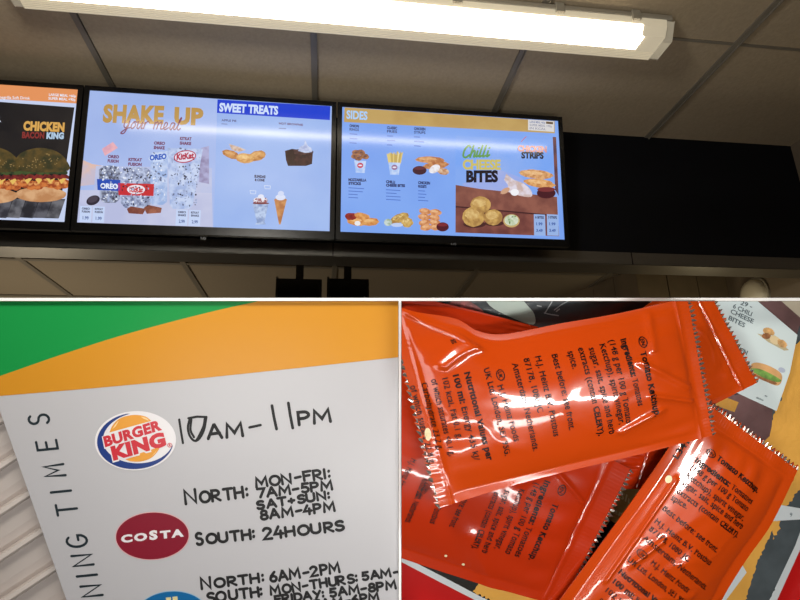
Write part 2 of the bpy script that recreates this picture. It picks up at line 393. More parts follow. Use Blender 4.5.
# --- screen with the burger
t1, P1 = screen(0, 'menu screen showing a chicken bacon burger on black, cut by the left edge')
pn = panel(t1, P1, scr((196, 208, 238)))
D = Draw(TP); oc = scr((226, 146, 92))
D.poly([(-120, 76), (78.5, 89.8), (76.8, 103.5), (-120, 92)], oc)
D.text('Flamegrilla Soft Drink', (-6, 98.4), (30, 99.6), (0, -3), white, .01)
D.text('LARGE MEAL +60p', (49, 95.8), (76, 97.4), (0, -2.6), white, .02); D.text('SUPER MEAL +90p', (48.5, 99.6), (75.5, 101), (0, -2.6), white, .02)
D.build('header_band', pn)
D = Draw(TP, .0006); D.poly([(-120, 93), (74.5, 107.5), (58.5, 218.5), (-120, 214)], scr((15, 17, 24), (28, 27, 30), 8)); D.build('black_background', pn)
D = Draw(TP, .001)
for k in range(7):
    x = -32+k*13.2; D.poly([(x+6, 199), (x+18.4, 199), (x+12 if x < 46 else 59, 218.3), (x-1, 217.6)], scr([(112, 112, 118), (78, 78, 86), (96, 96, 104)][k % 3], [(60, 60, 66), (40, 40, 46), (50, 50, 58)][k % 3], 25))
D.build('plank_picture', pn)
def burger(cx, cy, s, name):
    D = Draw(TP, .0014)
    D.ell(cx, cy+27*s, 27*s, 8*s, scr((214, 168, 124), (186, 132, 88), 30), wob=.04)
    for k in range(8): blob(D, cx-24*s+k*7*s, cy+(16+random.uniform(-2, 2))*s, 6*s, 5*s, (206, 120, 62), (150, 66, 34), hl=(228, 160, 96))
    for k in range(4): D.poly([(cx-20*s+k*12*s, cy+8*s), (cx-8*s+k*12*s, cy+9*s), (cx-14*s+k*12*s, cy+16*s)], scr((226, 186, 96)))
    for k in range(6):
        x = cx-26*s+k*9*s; D.poly(smooth([(x, cy+9*s), (x+5*s, cy+5*s), (x+11*s, cy+8*s), (x+12*s, cy+11*s), (x+5*s, cy+10*s), (x, cy+12*s)], 3), scr((134, 44, 42), (84, 26, 30), 60))
    for k in range(7): D.ell(cx-24*s+k*8*s, cy+4*s, 5*s, 2.2*s, scr((66, 82, 44), (40, 52, 34), 50), wob=.3)
    D.poly([(cx+x*s, cy+y*s) for x, y in smooth([(-29, 2), (-27, -9), (-18, -18), (0, -22), (17, -18), (27, -9), (29, 2), (0, 4)], 4)], scr((92, 74, 38), (52, 52, 32), 30))
    for k in range(34):
        an = random.uniform(.1, math.pi-.1); r = random.random()**.5
        D.ell(cx+math.cos(an)*24*s*r, cy-math.sin(an)*17*s*r, .7, .5, scr((150, 124, 78)), random.uniform(0, 90), n=6)
    D.build(name, pn)
burger(41, 169, .95, 'burger_picture'); burger(-9, 169, 1.0, 'burger_picture')
D = Draw(TP, .0032)
D.text('CHICKEN', (23.6, 130.2), (64.6, 131.8), (0.6, -8.6), scr((214, 164, 84)), .06, 1.05)
D.cut(); D.text('BACON', (22.4, 138.2), (44.5, 138.6), (0.4, -6), scr((132, 46, 44)), .05, 1.05); D.cut(); D.text('KING', (46.8, 138.8), (64, 139), (.4, -6), scr((176, 202, 226)), .06, 1.05)
D.cut(); D.text('R', (-4, 122), (1.5, 122), (0, -7), white, .03)
D.build('heading_text', pn)

# --- middle screen
t2, P2 = screen(1, 'menu screen headed SHAKE UP your meal beside SWEET TREATS')
pn = panel(t2, P2, scr((168, 188, 236), (156, 178, 230), 3))
D = Draw(TP)
D.poly([(79, 190), (212, 192), (213, 229.0), (75, 225)], scr((196, 200, 228), (182, 188, 222), 8))
D.poly([(83, 160), (92, 164), (104, 166), (104, 184), (80, 186)], scr((222, 186, 172), (196, 186, 204), 20))
D.poly([(96, 166), (212, 168), (212, 193), (94, 190)], scr((176, 188, 228), (190, 196, 226), 12))
D.poly([(201, 148), (209, 146), (209, 184), (199, 182)], scr((130, 120, 160), (170, 170, 210), 30))
D.build('table_picture', pn)
D = Draw(TP, .001)
D.text('SHAKE', (102.6, 121.4), (163.4, 123.2), (1.2, -16.8), scr((184, 144, 76)), .055, 1.04); D.cut(); D.text('UP', (174, 123.4), (203, 124.6), (.8, -16), scr((184, 144, 76)), .055, 1.04)
D.build('heading_text', pn)
D = Draw(TP, .0012); pm = scr((122, 52, 84)); W_ = 1.15
def script(x, y, s, strokes, slope=.03, m=pm, w=W_):
    for st in strokes: D.stroke([(x+(px+py*.28)*s, y-py*s+px*s*slope) for px, py in smooth(st, 5)], w, m)
script(123, 128.5, 8.2, [
 [(0, 1), (.05, .3), (.35, .1), (.6, .9)], [(.6, .9), (.5, 0), (.25, -.6), (-.1, -.55), (.4, -.05), (.9, .15)],
 [(1.15, .85), (.9, .4), (1.1, 0), (1.4, .4), (1.2, .85), (1.5, .8), (1.65, .85)], [(1.7, .9), (1.65, .2), (1.9, .05), (2.2, .8), (2.2, .1), (2.4, .1)],
 [(2.5, .8), (2.5, .05)], [(2.5, .5), (2.75, .9), (3.0, .8)],
 [(3.7, .85), (3.7, .05)], [(3.7, .5), (3.95, .9), (4.1, .7), (4.1, .05)], [(4.1, .5), (4.4, .9), (4.55, .7), (4.55, .1), (4.8, .1), (5.2, .4), (5.2, .8), (4.95, .8), (4.9, .3), (5.1, 0), (5.5, .25)],
 [(6.1, .8), (5.75, .8), (5.65, .3), (5.85, 0), (6.15, .7), (6.15, .1), (6.4, .15), (6.75, 1.3), (6.65, 1.4), (6.55, .3), (6.75, 0), (6.95, .2)]])
D.build('script_text', pn)
D = Draw(TP, .001)
D.poly([(102, 149), (113, 142), (118, 148), (105, 156)], scr((232, 176, 184), (214, 160, 180), 40)); D.build('wrapper_picture', pn)
small = scr((112, 44, 84))
for name, a, b, c, d in (('OREO FUSION', 108, 119, 158, 162.4), ('KITKAT FUSION', 128.5, 142, 161, 165.6), ('OREO SHAKE', 154, 165, 144.5, 149), ('KITKAT SHAKE', 180, 191.5, 140, 144.6)):
    D = Draw(TP, .0012); w1, w2 = name.split(); D.text(w1, (a, c), (b, c+.5), (.2, -3), small, .05); D.text(w2, (a-.3, d), (b-.3, d+.5), (.2, -3), small, .05); D.build('caption_text', pn)
spk = [scr((40, 42, 60)), scr((96, 104, 136)), scr((226, 232, 246)), scr((156, 170, 206))]
def cup(outline, base, n, dark, name, band=None, txt=None, tc=None, oval=None):
    D = Draw(TP, .0014); D.poly(outline, base)
    xs = [p[0] for p in outline]; ys = [p[1] for p in outline]; X0, X1, Y0, Y1 = min(xs), max(xs), min(ys), max(ys)
    for k in range(n):
        x = random.uniform(X0+2, X1-2.5); y = random.uniform(Y0+1, Y1-1.5)
        f = (y-Y0)/(Y1-Y0); 
        if abs(x-(X0+X1)/2) > (X1-X0)/2-1.5-f*(X1-X0)*.12: continue
        D.ell(x, y, random.uniform(.5, 1.5), random.uniform(.4, 1.1), random.choice(dark), random.uniform(0, 180), n=6)
    o = D.build(name, pn)
    if band:
        D = Draw(TP, .0052); bx0, by0, bx1, by1, bm = band; D.poly([(bx0, by0), (bx1, by0+1), (bx1-.6, by1+1), (bx0+.6, by1)], bm)
        if oval: D.ell((bx0+bx1)/2, (by0+by1)/2+.5, *oval)
        D.text(txt, *tc); D.build('cup_band', o)
    return o
cup([(99, 170), (103, 166.5), (110, 165.5), (118, 167), (121, 172), (120, 199), (116, 203), (104, 203), (100, 199)], scr((88, 92, 112), (170, 180, 206), 60), 130, spk, 'cup_picture',
    (97.5, 179.5, 121, 190.5, scr((34, 76, 178))), 'OREO', ((101, 188.6), (118.5, 189.4), (0, -5), white, .05))
cup([(119, 176), (124, 169), (134, 167), (147, 168), (154, 174), (152, 203), (148, 208), (125, 208), (121, 203)], scr((186, 198, 228), (120, 130, 164), 60), 170, spk, 'cup_picture',
    (118.5, 183.5, 154.5, 195.5, scr((196, 44, 52))), 'KitKat', ((130, 192.4), (143.6, 192.8), (0, -5), scr((196, 44, 52)), .05), (9, 4.6, scr((236, 226, 236))))
o = cup([(151, 153), (168, 151), (167, 202), (163, 205), (153, 205), (150, 202)], scr((150, 176, 222), (190, 206, 238), 50), 60, spk[1:], 'glass_picture')
D = Draw(TP, .0055); D.ell(158.5, 158, 9.5, 4, scr((204, 220, 246)), -8); D.text('OREO', (150, 161), (167, 159.2), (0, -5.2), scr((40, 90, 190)), .06); D.build('label_picture', o)
o = cup([(167.5, 148), (203, 149), (193, 205), (189, 209), (173, 209), (170, 205)], scr((196, 210, 240), (158, 178, 222), 45), 150, spk[:2]+[spk[3]]*3, 'glass_picture')
D = Draw(TP, .0085); D.ell(185.5, 157.5, 11.2, 6.2, scr((176, 38, 72)), -8); D.ell(185.5, 157.5, 10.2, 5.2, scr((226, 222, 240)), -8); D.text('KitKat', (177, 160.8), (194.4, 159), (.3, -6), scr((176, 38, 72)), .05); D.build('label_picture', o)
D = Draw(TP, .002); D.ell(93.3, 200.5, 7, 4.6, scr((48, 42, 56)), -22); D.ell(93, 199.6, 5.2, 3, scr((74, 66, 80)), -22); D.build('cookie_picture', pn)
D = Draw(TP, .0022); D.poly([(127, 209), (131, 206.5), (146, 209), (143, 214.5), (129, 213.5)], scr((150, 92, 74), (120, 66, 56), 40)); D.poly([(144, 208), (148, 205), (162, 208), (161, 213), (147, 214)], scr((164, 104, 82), (130, 76, 62), 40)); D.build('biscuit_picture', pn)
for x, y in ((80.5, 206), (93.5, 206.5), (176.5, 209.5), (189.5, 210)):
    D = Draw(TP, .002); D.poly([(x, y), (x+11.5, y+.4), (x+10.5, y+16.4), (x-1, y+16)], scr((196, 212, 244)))
    D.text('OREO' if x in (80.5, 176.5) else 'KITKAT', (x+1.6, y+3.6), (x+9.6, y+3.9), (0, -2), ink, .04); D.text('FUSION' if x < 100 else 'SHAKE', (x+1.6, y+6.6), (x+9.6, y+6.9), (0, -2), ink, .04)
    D.text('1.99' if x < 100 else '2.99', (x+2.4, y+13.4), (x+8.4, y+13.7), (0, -3.2), scr((84, 104, 160)), .03); D.build('price_box', pn)
# sweet treats half
D = Draw(TP, .0004)
D.poly([(217.3, 99), (331.6, 105.8), (328.6, 231), (213.6, 229.3)], scr((150, 178, 234), (162, 188, 238), 3)); D.build('right_background', pn)
D = Draw(TP, .001); D.poly([(217.6, 99.6), (330.4, 106.4), (329.8, 120.2), (217.0, 113)], scr((36, 66, 206))); D.text('SWEET TREATS', (219.2, 111.2), (278, 114.6), (.4, -8.2), scr((206, 222, 250)), .05); D.build('header_band', pn)
D = Draw(TP, .001)
D.text('APPLE PIE', (221.5, 121.2), (236.5, 122), (0, -2), scr((88, 84, 132)), .03); lines(D, 221.5, 123.5, 8, 1, scr((120, 130, 180)))
D.cut(); D.text('HOT BROWNIE', (279, 124.4), (303, 126), (0, -2), scr((110, 70, 100)), .03); lines(D, 279, 128, 12, 1, scr((120, 130, 180)))
D.cut(); D.text('SUNDAE', (254.4, 177.6), (265.6, 178.2), (0, -2.6), ink, .06); D.text('& CONE', (254.8, 181), (264.6, 181.5), (0, -2.4), ink, .06); D.build('caption_text', pn)
D = Draw(TP, .001)
blob(D, 231, 154.5, 9, 4, (170, 104, 56), (206, 148, 88), 18, (222, 176, 120)); blob(D, 257, 156, 9, 5, (176, 116, 60), (214, 160, 98), -14, (226, 182, 126))
blob(D, 245, 158.5, 9, 5, (200, 140, 78), (224, 180, 116), 5, (240, 206, 150)); D.poly([(229, 144), (239, 147), (246, 150), (239, 152), (232, 150)], scr((220, 200, 190), (190, 150, 120), 60)); D.build('pie_picture', pn)
D = Draw(TP, .001)
D.poly([(285, 151), (292, 149), (313, 151.5), (312, 164), (306, 166), (288, 166), (286, 160)], scr((70, 40, 40), (42, 24, 30), 50)); D.ell(302, 152, 11.5, 2.8, scr((92, 60, 58), (60, 36, 40), 60)); D.poly([(287, 152), (293, 150), (296, 158), (291, 163), (288, 160)], scr((44, 24, 26)))
D.poly(smooth([(298, 151), (300, 147), (304, 145), (305, 140.5), (308, 146), (311, 148), (312, 152), (305, 153)], 4), scr((204, 214, 240), (160, 172, 214), 60)); D.build('cake_picture', pn)
D = Draw(TP, .001)
D.poly([(252.5, 204), (268.5, 203.5), (264.5, 222), (266, 224.5), (255, 224.5), (257, 222)], scr((188, 206, 236), (132, 152, 196), 60)); blob(D, 260.5, 200.5, 7.4, 3.6, (232, 234, 246), (160, 100, 104)); D.ell(261, 196.6, 3, 2.2, scr((224, 228, 246))); D.ell(261, 203.4, 8.4, 1, scr((120, 60, 66)))
for k in range(14): D.ell(random.uniform(254, 267), random.uniform(198, 203), .8, .6, scr((140, 46, 50)), n=6)
D.build('sundae_picture', pn)
D = Draw(TP, .001); D.poly([(274.4, 200.5), (286.6, 200.5), (280.6, 224.5), (279, 224.5)], scr((206, 148, 92), (178, 116, 70), 50)); D.ell(280.5, 200, 6.4, 2, scr((190, 130, 84))); D.ell(280.5, 197.4, 5, 3, scr((216, 224, 246))); D.ell(281, 193.6, 3, 2.6, scr((206, 216, 244))); D.build('cone_picture', pn)
D = Draw(TP, .001)
for x, y in ((253, 192), (267.5, 187)): D.cut(); D.stroke([(x-3, y-1.4), (x+3, y-1), (x+2.6, y+2), (x-2.4, y+1.8), (x-3, y-1.4)], .5, scr((216, 226, 246)))
D.build('small_print', pn)

# --- right screen
t3, P3 = screen(2, 'menu screen headed SIDES with Chilli Cheese Bites, beside the black wall')
pn = panel(t3, P3, scr((128, 168, 240), (120, 160, 236), 3))
D = Draw(TP); D.poly([(344.6, 107.4), (554.6, 121.2), (554.8, 133.4), (344, 122)], scr((192, 160, 98), (184, 150, 90), 10)); D.text('SIDES', (346.4, 118.4), (367.4, 119.8), (.2, -8.2), scr((170, 206, 246)), .035)
D.poly([(528, 119.6), (554, 121.4), (554, 132), (528, 130.2)], scr((216, 214, 214)))
D.text('LARGE MEAL +60p', (529.6, 122.8), (545, 123.8), (0, -2.2), scr((120, 130, 170)), .02); D.text('SUPER MEAL +90p', (529.6, 126), (552, 127.4), (0, -2.2), scr((150, 150, 170)), .02); D.text('IN KCAL', (529.6, 129.2), (546, 130.2), (0, -2.2), scr((150, 150, 170)), .02); D.poly([(546, 121.6), (553, 122.2), (553, 124.4), (546, 123.8)], scr((104, 84, 60)))
D.build('header_band', pn)
D = Draw(TP, .001); dk = scr((34, 40, 90)); lt = scr((78, 112, 196))
for (x, y, w, a, b) in ((349.5, 127, 9.4, 'ONION', 'RINGS'), (387, 129, 10, 'CLASSIC', 'FRIES'), (414, 130, 11.4, 'CHICKEN', 'STRIPS'), (348.4, 181, 18, 'MOZZARELLA', 'STICKS'), (386, 183, 19, 'CHILLI', 'CHEESE BITES'), (418, 184, 12, 'CHICKEN', 'NUGGETS')):
    big = y > 150; D.cut()
    D.text(a, (x, y), (x+(w if len(b) < 9 else 9), y+.6), (0, -2.6), dk, .06 if big else .05); D.text(b, (x, y+3.6), (x+w*(.7 if len(b) < 9 and big else 1), y+4.1), (0, -2.6), dk, .06 if big else .02)
    lines(D, x, y+6.5, w*.9, 4 if big else 3, lt, 3.2 if big else 4.5)
D.build('caption_text', pn)
def bucket(x, y, m2):
    D.poly([(x-6, y), (x+6, y+.4), (x+4.4, y+12.6), (x-4.4, y+12.2)], scr((196, 214, 246), (160, 190, 240), 60)); D.ell(x, y+5, 3, 2.6, m2)
    D.ell(x, y+5, 2, .8, scr((230, 226, 240)))
D = Draw(TP, .001); D.k = 0
bucket(360.2, 160.5, scr((196, 56, 84)))
for a, b in ((355, 156), (361, 152.6), (365, 156.5), (358.5, 158), (356, 152.8)): D.ell(a, b, 4, 2.8, scr((176, 122, 84), (130, 84, 60), 80), random.uniform(-30, 30), wob=.1); D.ell(a, b, 1.8, 1, scr((110, 72, 70)))
D.build('onion_ring_picture', pn)
D = Draw(TP, .001)
for k in range(13):
    x = 386.6+k*1.25; D.poly([(x, 151+random.uniform(0, 4)), (x+1.5, 151+random.uniform(0, 4)), (394+(x-394)*.75+1, 164), (394+(x-394)*.75, 164)], scr(random.choice([(222, 200, 124), (196, 168, 96), (232, 214, 150)])))
bucket(394.4, 162.5, scr((150, 110, 150))); D.build('fries_picture', pn)
D = Draw(TP, .001)
blob(D, 430, 160, 15, 3.4, (176, 112, 70), (214, 156, 104), 2, (226, 182, 136)); blob(D, 436, 165.5, 13, 3.6, (170, 104, 64), (206, 146, 96), -6); blob(D, 443, 171.5, 6, 3.4, (222, 190, 160), (180, 120, 80), 10)
D.ell(434.5, 169, 6, 3.8, scr((238, 238, 244), (214, 200, 196), 60), -30); D.ell(419.5, 170.5, 7, 4.4, scr((64, 30, 44))); D.ell(419.5, 168.4, 6, 1.6, scr((100, 46, 56))); D.build('chicken_strip_picture', pn)
D = Draw(TP, .001)
blob(D, 357, 221.5, 10, 4.4, (202, 132, 72), (226, 168, 104), 6, (236, 190, 130)); blob(D, 370, 222, 9, 4, (198, 126, 66), (222, 164, 98), -4, (234, 188, 128)); blob(D, 351, 216.5, 6, 3.6, (156, 48, 40), (112, 34, 40)); blob(D, 362, 216, 8, 3, (196, 124, 66), (226, 166, 100), 10); D.ell(357.5, 223.4, 3, 2.4, scr((232, 232, 236))); D.build('mozzarella_stick_picture', pn)
D = Draw(TP, .001)
blob(D, 399, 218.5, 10, 4.4, (200, 164, 92), (168, 128, 70), -24, (226, 198, 130)); blob(D, 407, 222.4, 6, 5, (214, 180, 106), (180, 140, 80), 0, (230, 204, 140)); D.ell(388, 222.5, 4, 3.6, scr((200, 214, 210), (150, 170, 140), 70)); D.ell(397, 225, 6, 2, scr((190, 206, 240))); D.build('cheese_bite_picture', pn)
D = Draw(TP, .001)
for x, y in ((425, 211.5), (435.5, 212.4), (424, 217), (434, 217.6), (424.6, 222.8), (434.6, 222.6), (426, 227.6), (436, 227.4)): blob(D, x, y, 6, 3.2, (190, 120, 74), (222, 160, 112), random.uniform(-12, 12), (232, 186, 140))
D.ell(442.5, 227, 6.2, 4.6, scr((82, 30, 40))); D.ell(442.5, 224.8, 5.4, 1.8, scr((124, 44, 50))); D.build('nugget_picture', pn)
D = Draw(TP, .0004)
D.poly([(455.6, 136), (554.9, 140), (559.6, 236), (455.4, 232.6)], scr((120, 164, 240), (146, 176, 236), 4)); D.poly([(500, 170), (522, 178), (530, 196), (470, 190), (462, 184)], scr((168, 178, 224), (150, 170, 232), 10)); D.build('right_background', pn)
wd1 = scr((146, 92, 78), (120, 72, 64), 16); wd2 = scr((134, 80, 70), (106, 60, 56), 16)
D = Draw(TP, .001)
D.poly([(455.6, 185), (480, 189), (556.9, 197), (557.8, 216), (455.5, 206.6)], wd1); D.poly([(455.5, 207.2), (557.8, 216.6), (559, 236.3), (455.4, 232.6)], wd2); D.poly([(455.5, 206), (557.8, 215.4), (557.8, 216.8), (455.5, 207.4)], scr((70, 38, 40)))
D.poly([(552.6, 137), (556, 137.2), (558.6, 196), (555, 190), (553.2, 150)], scr((126, 80, 76), (90, 60, 70), 20)); D.build('wood_picture', pn)
D = Draw(TP, .002)
for x, y, a, b in ((480.5, 205, 10.2, 8.4), (493, 217.5, 9.4, 8), (473.4, 217, 11.2, 10)):
    D.ell(x+1, y+b*.75, a*1.0, b*.35, scr((74, 42, 40))); D.ell(x, y, a, b, scr((206, 166, 96), (166, 126, 72), 45), 0, wob=.06); D.ell(x-1.5, y-b*.25, a*.65, b*.5, scr((220, 188, 124), (196, 156, 94), 60), wob=.2)
D.ell(511.3, 221, 8.2, 6.6, scr((196, 168, 110))); D.ell(511.3, 220.4, 7, 5.4, scr((214, 220, 200), (178, 196, 158), 60))
for k in range(7): D.ell(511+random.uniform(-5, 5), 220+random.uniform(-3.6, 3.6), .8, .6, scr((96, 128, 70)), n=6)
D.build('cheese_bite_picture', pn)
D = Draw(TP, .002)
blob(D, 536, 174.5, 17, 4.4, (192, 132, 84), (226, 176, 122), 6, (234, 192, 144)); blob(D, 539, 183.4, 16, 4.4, (196, 134, 80), (226, 172, 112), 8, (236, 194, 140)); D.ell(546, 193.2, 9.4, 5.4, scr((72, 28, 36))); D.ell(546, 189.6, 9, 2.4, scr((122, 52, 54)))
D.poly(smooth([(506, 174), (514, 180), (524, 184), (531, 191), (531, 197), (520, 196), (507, 192), (500, 194), (508, 187), (504, 180)], 3), scr((222, 214, 226), (200, 176, 170), 40)); D.ell(514.5, 192.5, 4.2, 3.4, scr((240, 240, 246))); D.ell(505, 191, 5, 2.6, scr((206, 160, 130)), -30); D.build('chicken_strip_picture', pn)
D = Draw(TP, .003); gm = scr((96, 150, 78))
def script2(x, y, s, strokes, m, w, sl=.25, sy=1.0):
    for st in strokes: D.stroke([(x+(px+py*sl)*s, y-py*s*sy) for px, py in smooth(st, 5)], w, m)
script2(462, 157.4, 7.2, [
 [(.85, 1.35), (.5, 1.6), (.1, 1.0), (.1, .2), (.5, -.05), (.95, .3)], [(1.2, 1.6), (1.1, 0)], [(1.1, .4), (1.4, .9), (1.6, .7), (1.6, .05), (1.85, .2)],
 [(1.95, .85), (1.95, .1), (2.25, .2)], [(2.45, 1.6), (2.35, .15), (2.7, .2)], [(2.95, 1.6), (2.85, .15), (3.2, .2)], [(3.4, .85), (3.4, .1), (3.7, .3)], [(1.98, 1.25), (2.03, 1.3)], [(3.45, 1.25), (3.5, 1.3)]], gm, 1.9)
D.build('script_text', pn)
D = Draw(TP, .0034)
D.cut(); D.text('CHEESE', (462.4, 169.4), (500.4, 169.6), (0, -9.6), scr((202, 188, 104)), .045, .95); D.cut(); D.text('BITES', (466, 182), (497.8, 181.8), (0, -11), scr((24, 20, 34)), .055, 1.0)
D.cut(); D.text('CHICKEN', (517.4, 151.4), (546.4, 152.6), (0, -5.8), scr((212, 140, 128)), .05, .95); D.cut(); D.text('STRIPS', (521, 158.4), (543.4, 158.8), (0, -6.2), scr((26, 22, 36)), .05, .95)
D.cut(); D.stroke([(521, 142), (524, 138.6), (526, 137)], .6, scr((210, 90, 90))); D.build('heading_text', pn)
for x in (533.5, 546.5):
    D = Draw(TP, .0036); D.poly([(x, 214.4), (x+11.2, 215), (x+11.8, 236), (x+.4, 235.6)], scr((150, 178, 226)))
    D.text('6 BITES' if x < 540 else '3 STRIPS', (x+1.4, 218.6), (x+10, 219), (0, -2.4), ink, .04); D.text('1.99', (x+2.4, 225.4), (x+8.6, 225.6), (0, -2.8), scr((52, 84, 160)), .03); D.text('3.49', (x+2.4, 232), (x+8.8, 232.2), (0, -2.8), scr((52, 84, 160)), .03); D.build('price_box', pn)
for t, x, y in ((t2, 203.5, 239.4), (t3, 453.4, 245.2)):
    D = Draw(TP, .0044); D.text('LG', (x-2.6, y), (x+2.6, y+.2), (0, -2), m_logo, .02); D.build('maker_mark', t)

# ------------------------------------------------------------------ white dividing lines between the three views, added as thin boards
m_white = mat('white_board', (252, 252, 252), .5, bump=.02, emit=0)
d0, d1 = .992, 1.3
def slab(x0, y0, x1, y1, da, db): return [cf(x0, y1, da), cf(x1, y1, da), cf(x1, y1, db), cf(x0, y1, db), cf(x0, y0, da), cf(x1, y0, da), cf(x1, y0, db), cf(x0, y0, db)]
q = MB(); q.hexa(slab(-300, 297.9, 1100, 300.9, d0, d1), m_white); q.build('divider_across', kind='structure')
q = MB(); q.hexa(slab(398.6, 300.9, 401.2, 900, d0, 1.12), m_white); q.build('divider_upright', kind='structure')
def plane_through(p, q_, keep):
    a, b = ray(*p), ray(*q_); n = a.cross(b).normalized()
    if ray(*keep).dot(n) > 0: n = -n
    return (CAM, n)
clipT = plane_through((0, 301.3), (800, 301.3), (400, 500))
clipL = plane_through((398.2, 300), (398.2, 600), (100, 500))
clipR = plane_through((401.6, 300), (401.6, 600), (700, 500))

# ------------------------------------------------------------------ lower left: opening times board in front of a shutter
SP = Plane(CAM+FWD*1.0, -FWD)
m_sign = mat('sign_white', (190, 190, 195), .32, spec=.35, bump=.03, bscale=30)
nt = m_sign.node_tree; wv = nt.nodes.new('ShaderNodeTexWave'); wv.wave_type = 'BANDS'; wv.bands_direction = 'Y'; wv.inputs['Scale'].default_value = 60; wv.inputs['Distortion'].default_value = .4
tc = nt.nodes['Texture Coordinate']; vr = nt.nodes.new('ShaderNodeVectorRotate'); vr.rotation_type = 'Z_AXIS'
# fluted plastic: flutes run along the board
bsign = thing('opening_times_board', cf(180, 640, 1.0), 'fluted plastic board of handwritten opening times, green and yellow on top', 'sign')
q = MB()
o_ = [(-84.8, 170), (420, 170), (420, 720), (108.8, 720)]
fr = [SP(x, y, 0) for x, y in o_]; bk = [p-SP.n*.006 for p in fr]
q.hexa([bk[0], bk[3], bk[2], bk[1], fr[0], fr[3], fr[2], fr[1]], m_sign); q.build('board', bsign, clip=[clipT, clipL])
CL = [clipT, clipL]
gr = mat('sign_green', (26, 146, 70), .3, spec=.4, bump=.02); yl = mat('sign_yellow', (208, 143, 40), .35, spec=.35, bump=.02)
left = lambda y: (y-411)*.352
D = Draw(SP, .0004)
ycurve = smooth([(-60, 396), (0, 376), (62, 354.5), (125, 334.5), (200, 314.5), (262, 300.5), (330, 287), (420, 272)], 8)
lower = [(420, 354.8), (300, 367.8), (200, 378.3), (100, 387.6), (left(396)-.3, 396.4)]
yp = [p for p in ycurve if p[0] > left(p[1])]
D.poly([(left(376+9), 385)]+yp+lower, yl); D.build('yellow_band', bsign, clip=CL, label='yellow curved band')
D = Draw(SP, .0004); D.poly([(left(260), 260), (420, 260)]+list(reversed(yp))+[(left(385), 385)], gr); D.build('green_band', bsign, clip=CL, label='green upper field')
D = Draw(SP, .0004, .000006); ks = mat('sign_ink', (22, 38, 46), .5)
for ch, x, y in (('S', 39, 419.4), ('E', 47, 445), ('M', 54.5, 470.5), ('I', 61, 491.3), ('T', 67, 509.3), ('G', 77, 541), ('N', 82.6, 560), ('I', 87, 575.3), ('N', 91.6, 590.5), ('E', 98, 614), ('P', 104, 634)):
    w_, st = G[ch]; dv = V((-3.2, -15.5)); u = V((-20, 2)); c0 = V((x, y))-dv*(w_/2)-u*.5
    if ch == 'M': dv *= .85; c0 = V((x, y))-dv*(w_/2)-u*.5
    for s_ in st: D.stroke([tuple(c0+dv*a+u*b) for a, b in s_], 2.5, ks)
D.build('heading_text', bsign, clip=CL)
# marker pen
mk = mat('marker_ink', (20, 20, 22), .55)
def hand(name, items):
    D = Draw(SP, .0004, .000006)
    for it in items: D.cut(); D.pen(*it[:3], it[3], it[4]*1.48, mk, **(it[5] if len(it) > 5 else {}))
    return D
D = Draw(SP, .0004, .000006)
for s_ in ([(179.3, 419.5), (181, 431), (183, 443)], smooth([(190, 418), (188, 427), (189.5, 435), (194, 440.5), (199, 439), (204, 430), (206.4, 417.6)], 5), [(188.5, 418.2), (197, 416.6), (206.6, 417)], smooth([(205, 417), (203.6, 426), (199, 436), (196, 441)], 4), smooth([(191.4, 419.5), (190.6, 430), (194, 437)], 4)): D.stroke(s_, 2.3, mk)
D.pen('AM', (208.6, 438.6), (242.6, 435.6), 13, 3.2, mk, gap=.2); D.stroke([(249.5, 427.4), (260.6, 425)], 2.6, mk)
D.stroke([(272, 405.6), (274, 417), (276.6, 429)], 2.9, mk); D.stroke([(288.4, 403), (290.4, 416), (292.8, 428)], 2.9, mk)
D.pen('PM', (299.4, 425), (331.4, 421.4), 12.4, 3.2, mk, gap=.24); D.build('handwriting', bsign, clip=CL)
D = hand('', [('N', (185.6, 504), (196.4, 502.6), 13.5, 2.0), ('ORTH:', (200.5, 502.6), (248, 496.6), 10.5, 2.0),
 ('MON-FRI:', (256.4, 487.2), (330, 477.6), 9, 1.9), ('7AM-5PM', (258, 497.4), (332.6, 489), 8.4, 1.9), ('SAT+SUN:', (258, 508.8), (329.6, 498.4), 7.4, 1.9), ('8AM-4PM', (261.6, 519.6), (334.8, 510.4), 8.6, 1.9),
 ('S', (197.6, 545), (203.6, 544), 11.5, 2.0), ('OUTH:', (207, 543.6), (255, 538), 9, 2.0), ('24', (263.4, 539.2), (283.5, 537), 11, 2.0), ('HOURS', (286.5, 536.4), (344.4, 529.6), 9, 2.0)]); D.build('handwriting', bsign, clip=CL)
D = hand('', [('N', (202.4, 588.6), (211.5, 587.6), 10.8, 1.9), ('ORTH:', (215.5, 587.2), (264, 581.4), 8.4, 1.9), ('6AM-2PM', (270.6, 581.8), (340, 572), 9.2, 1.9),
 ('SOUTH:', (207.6, 602.4), (262.6, 595.6), 9, 1.9), ('MON-THURS:', (271.6, 594.6), (357.4, 581.6), 8, 1.8), ('5AM-1', (363, 580.2), (402, 574.6), 7.4, 1.8), ('FRIDAY:', (275.4, 603), (324, 597), 7, 1.8), ('5AM-8PM', (330.4, 596.4), (395.6, 588), 7.6, 1.8),
 ('SAT: 5AM-6PM', (277, 613), (379, 600.6), 8, 1.8)]); D.build('handwriting', bsign, clip=CL)
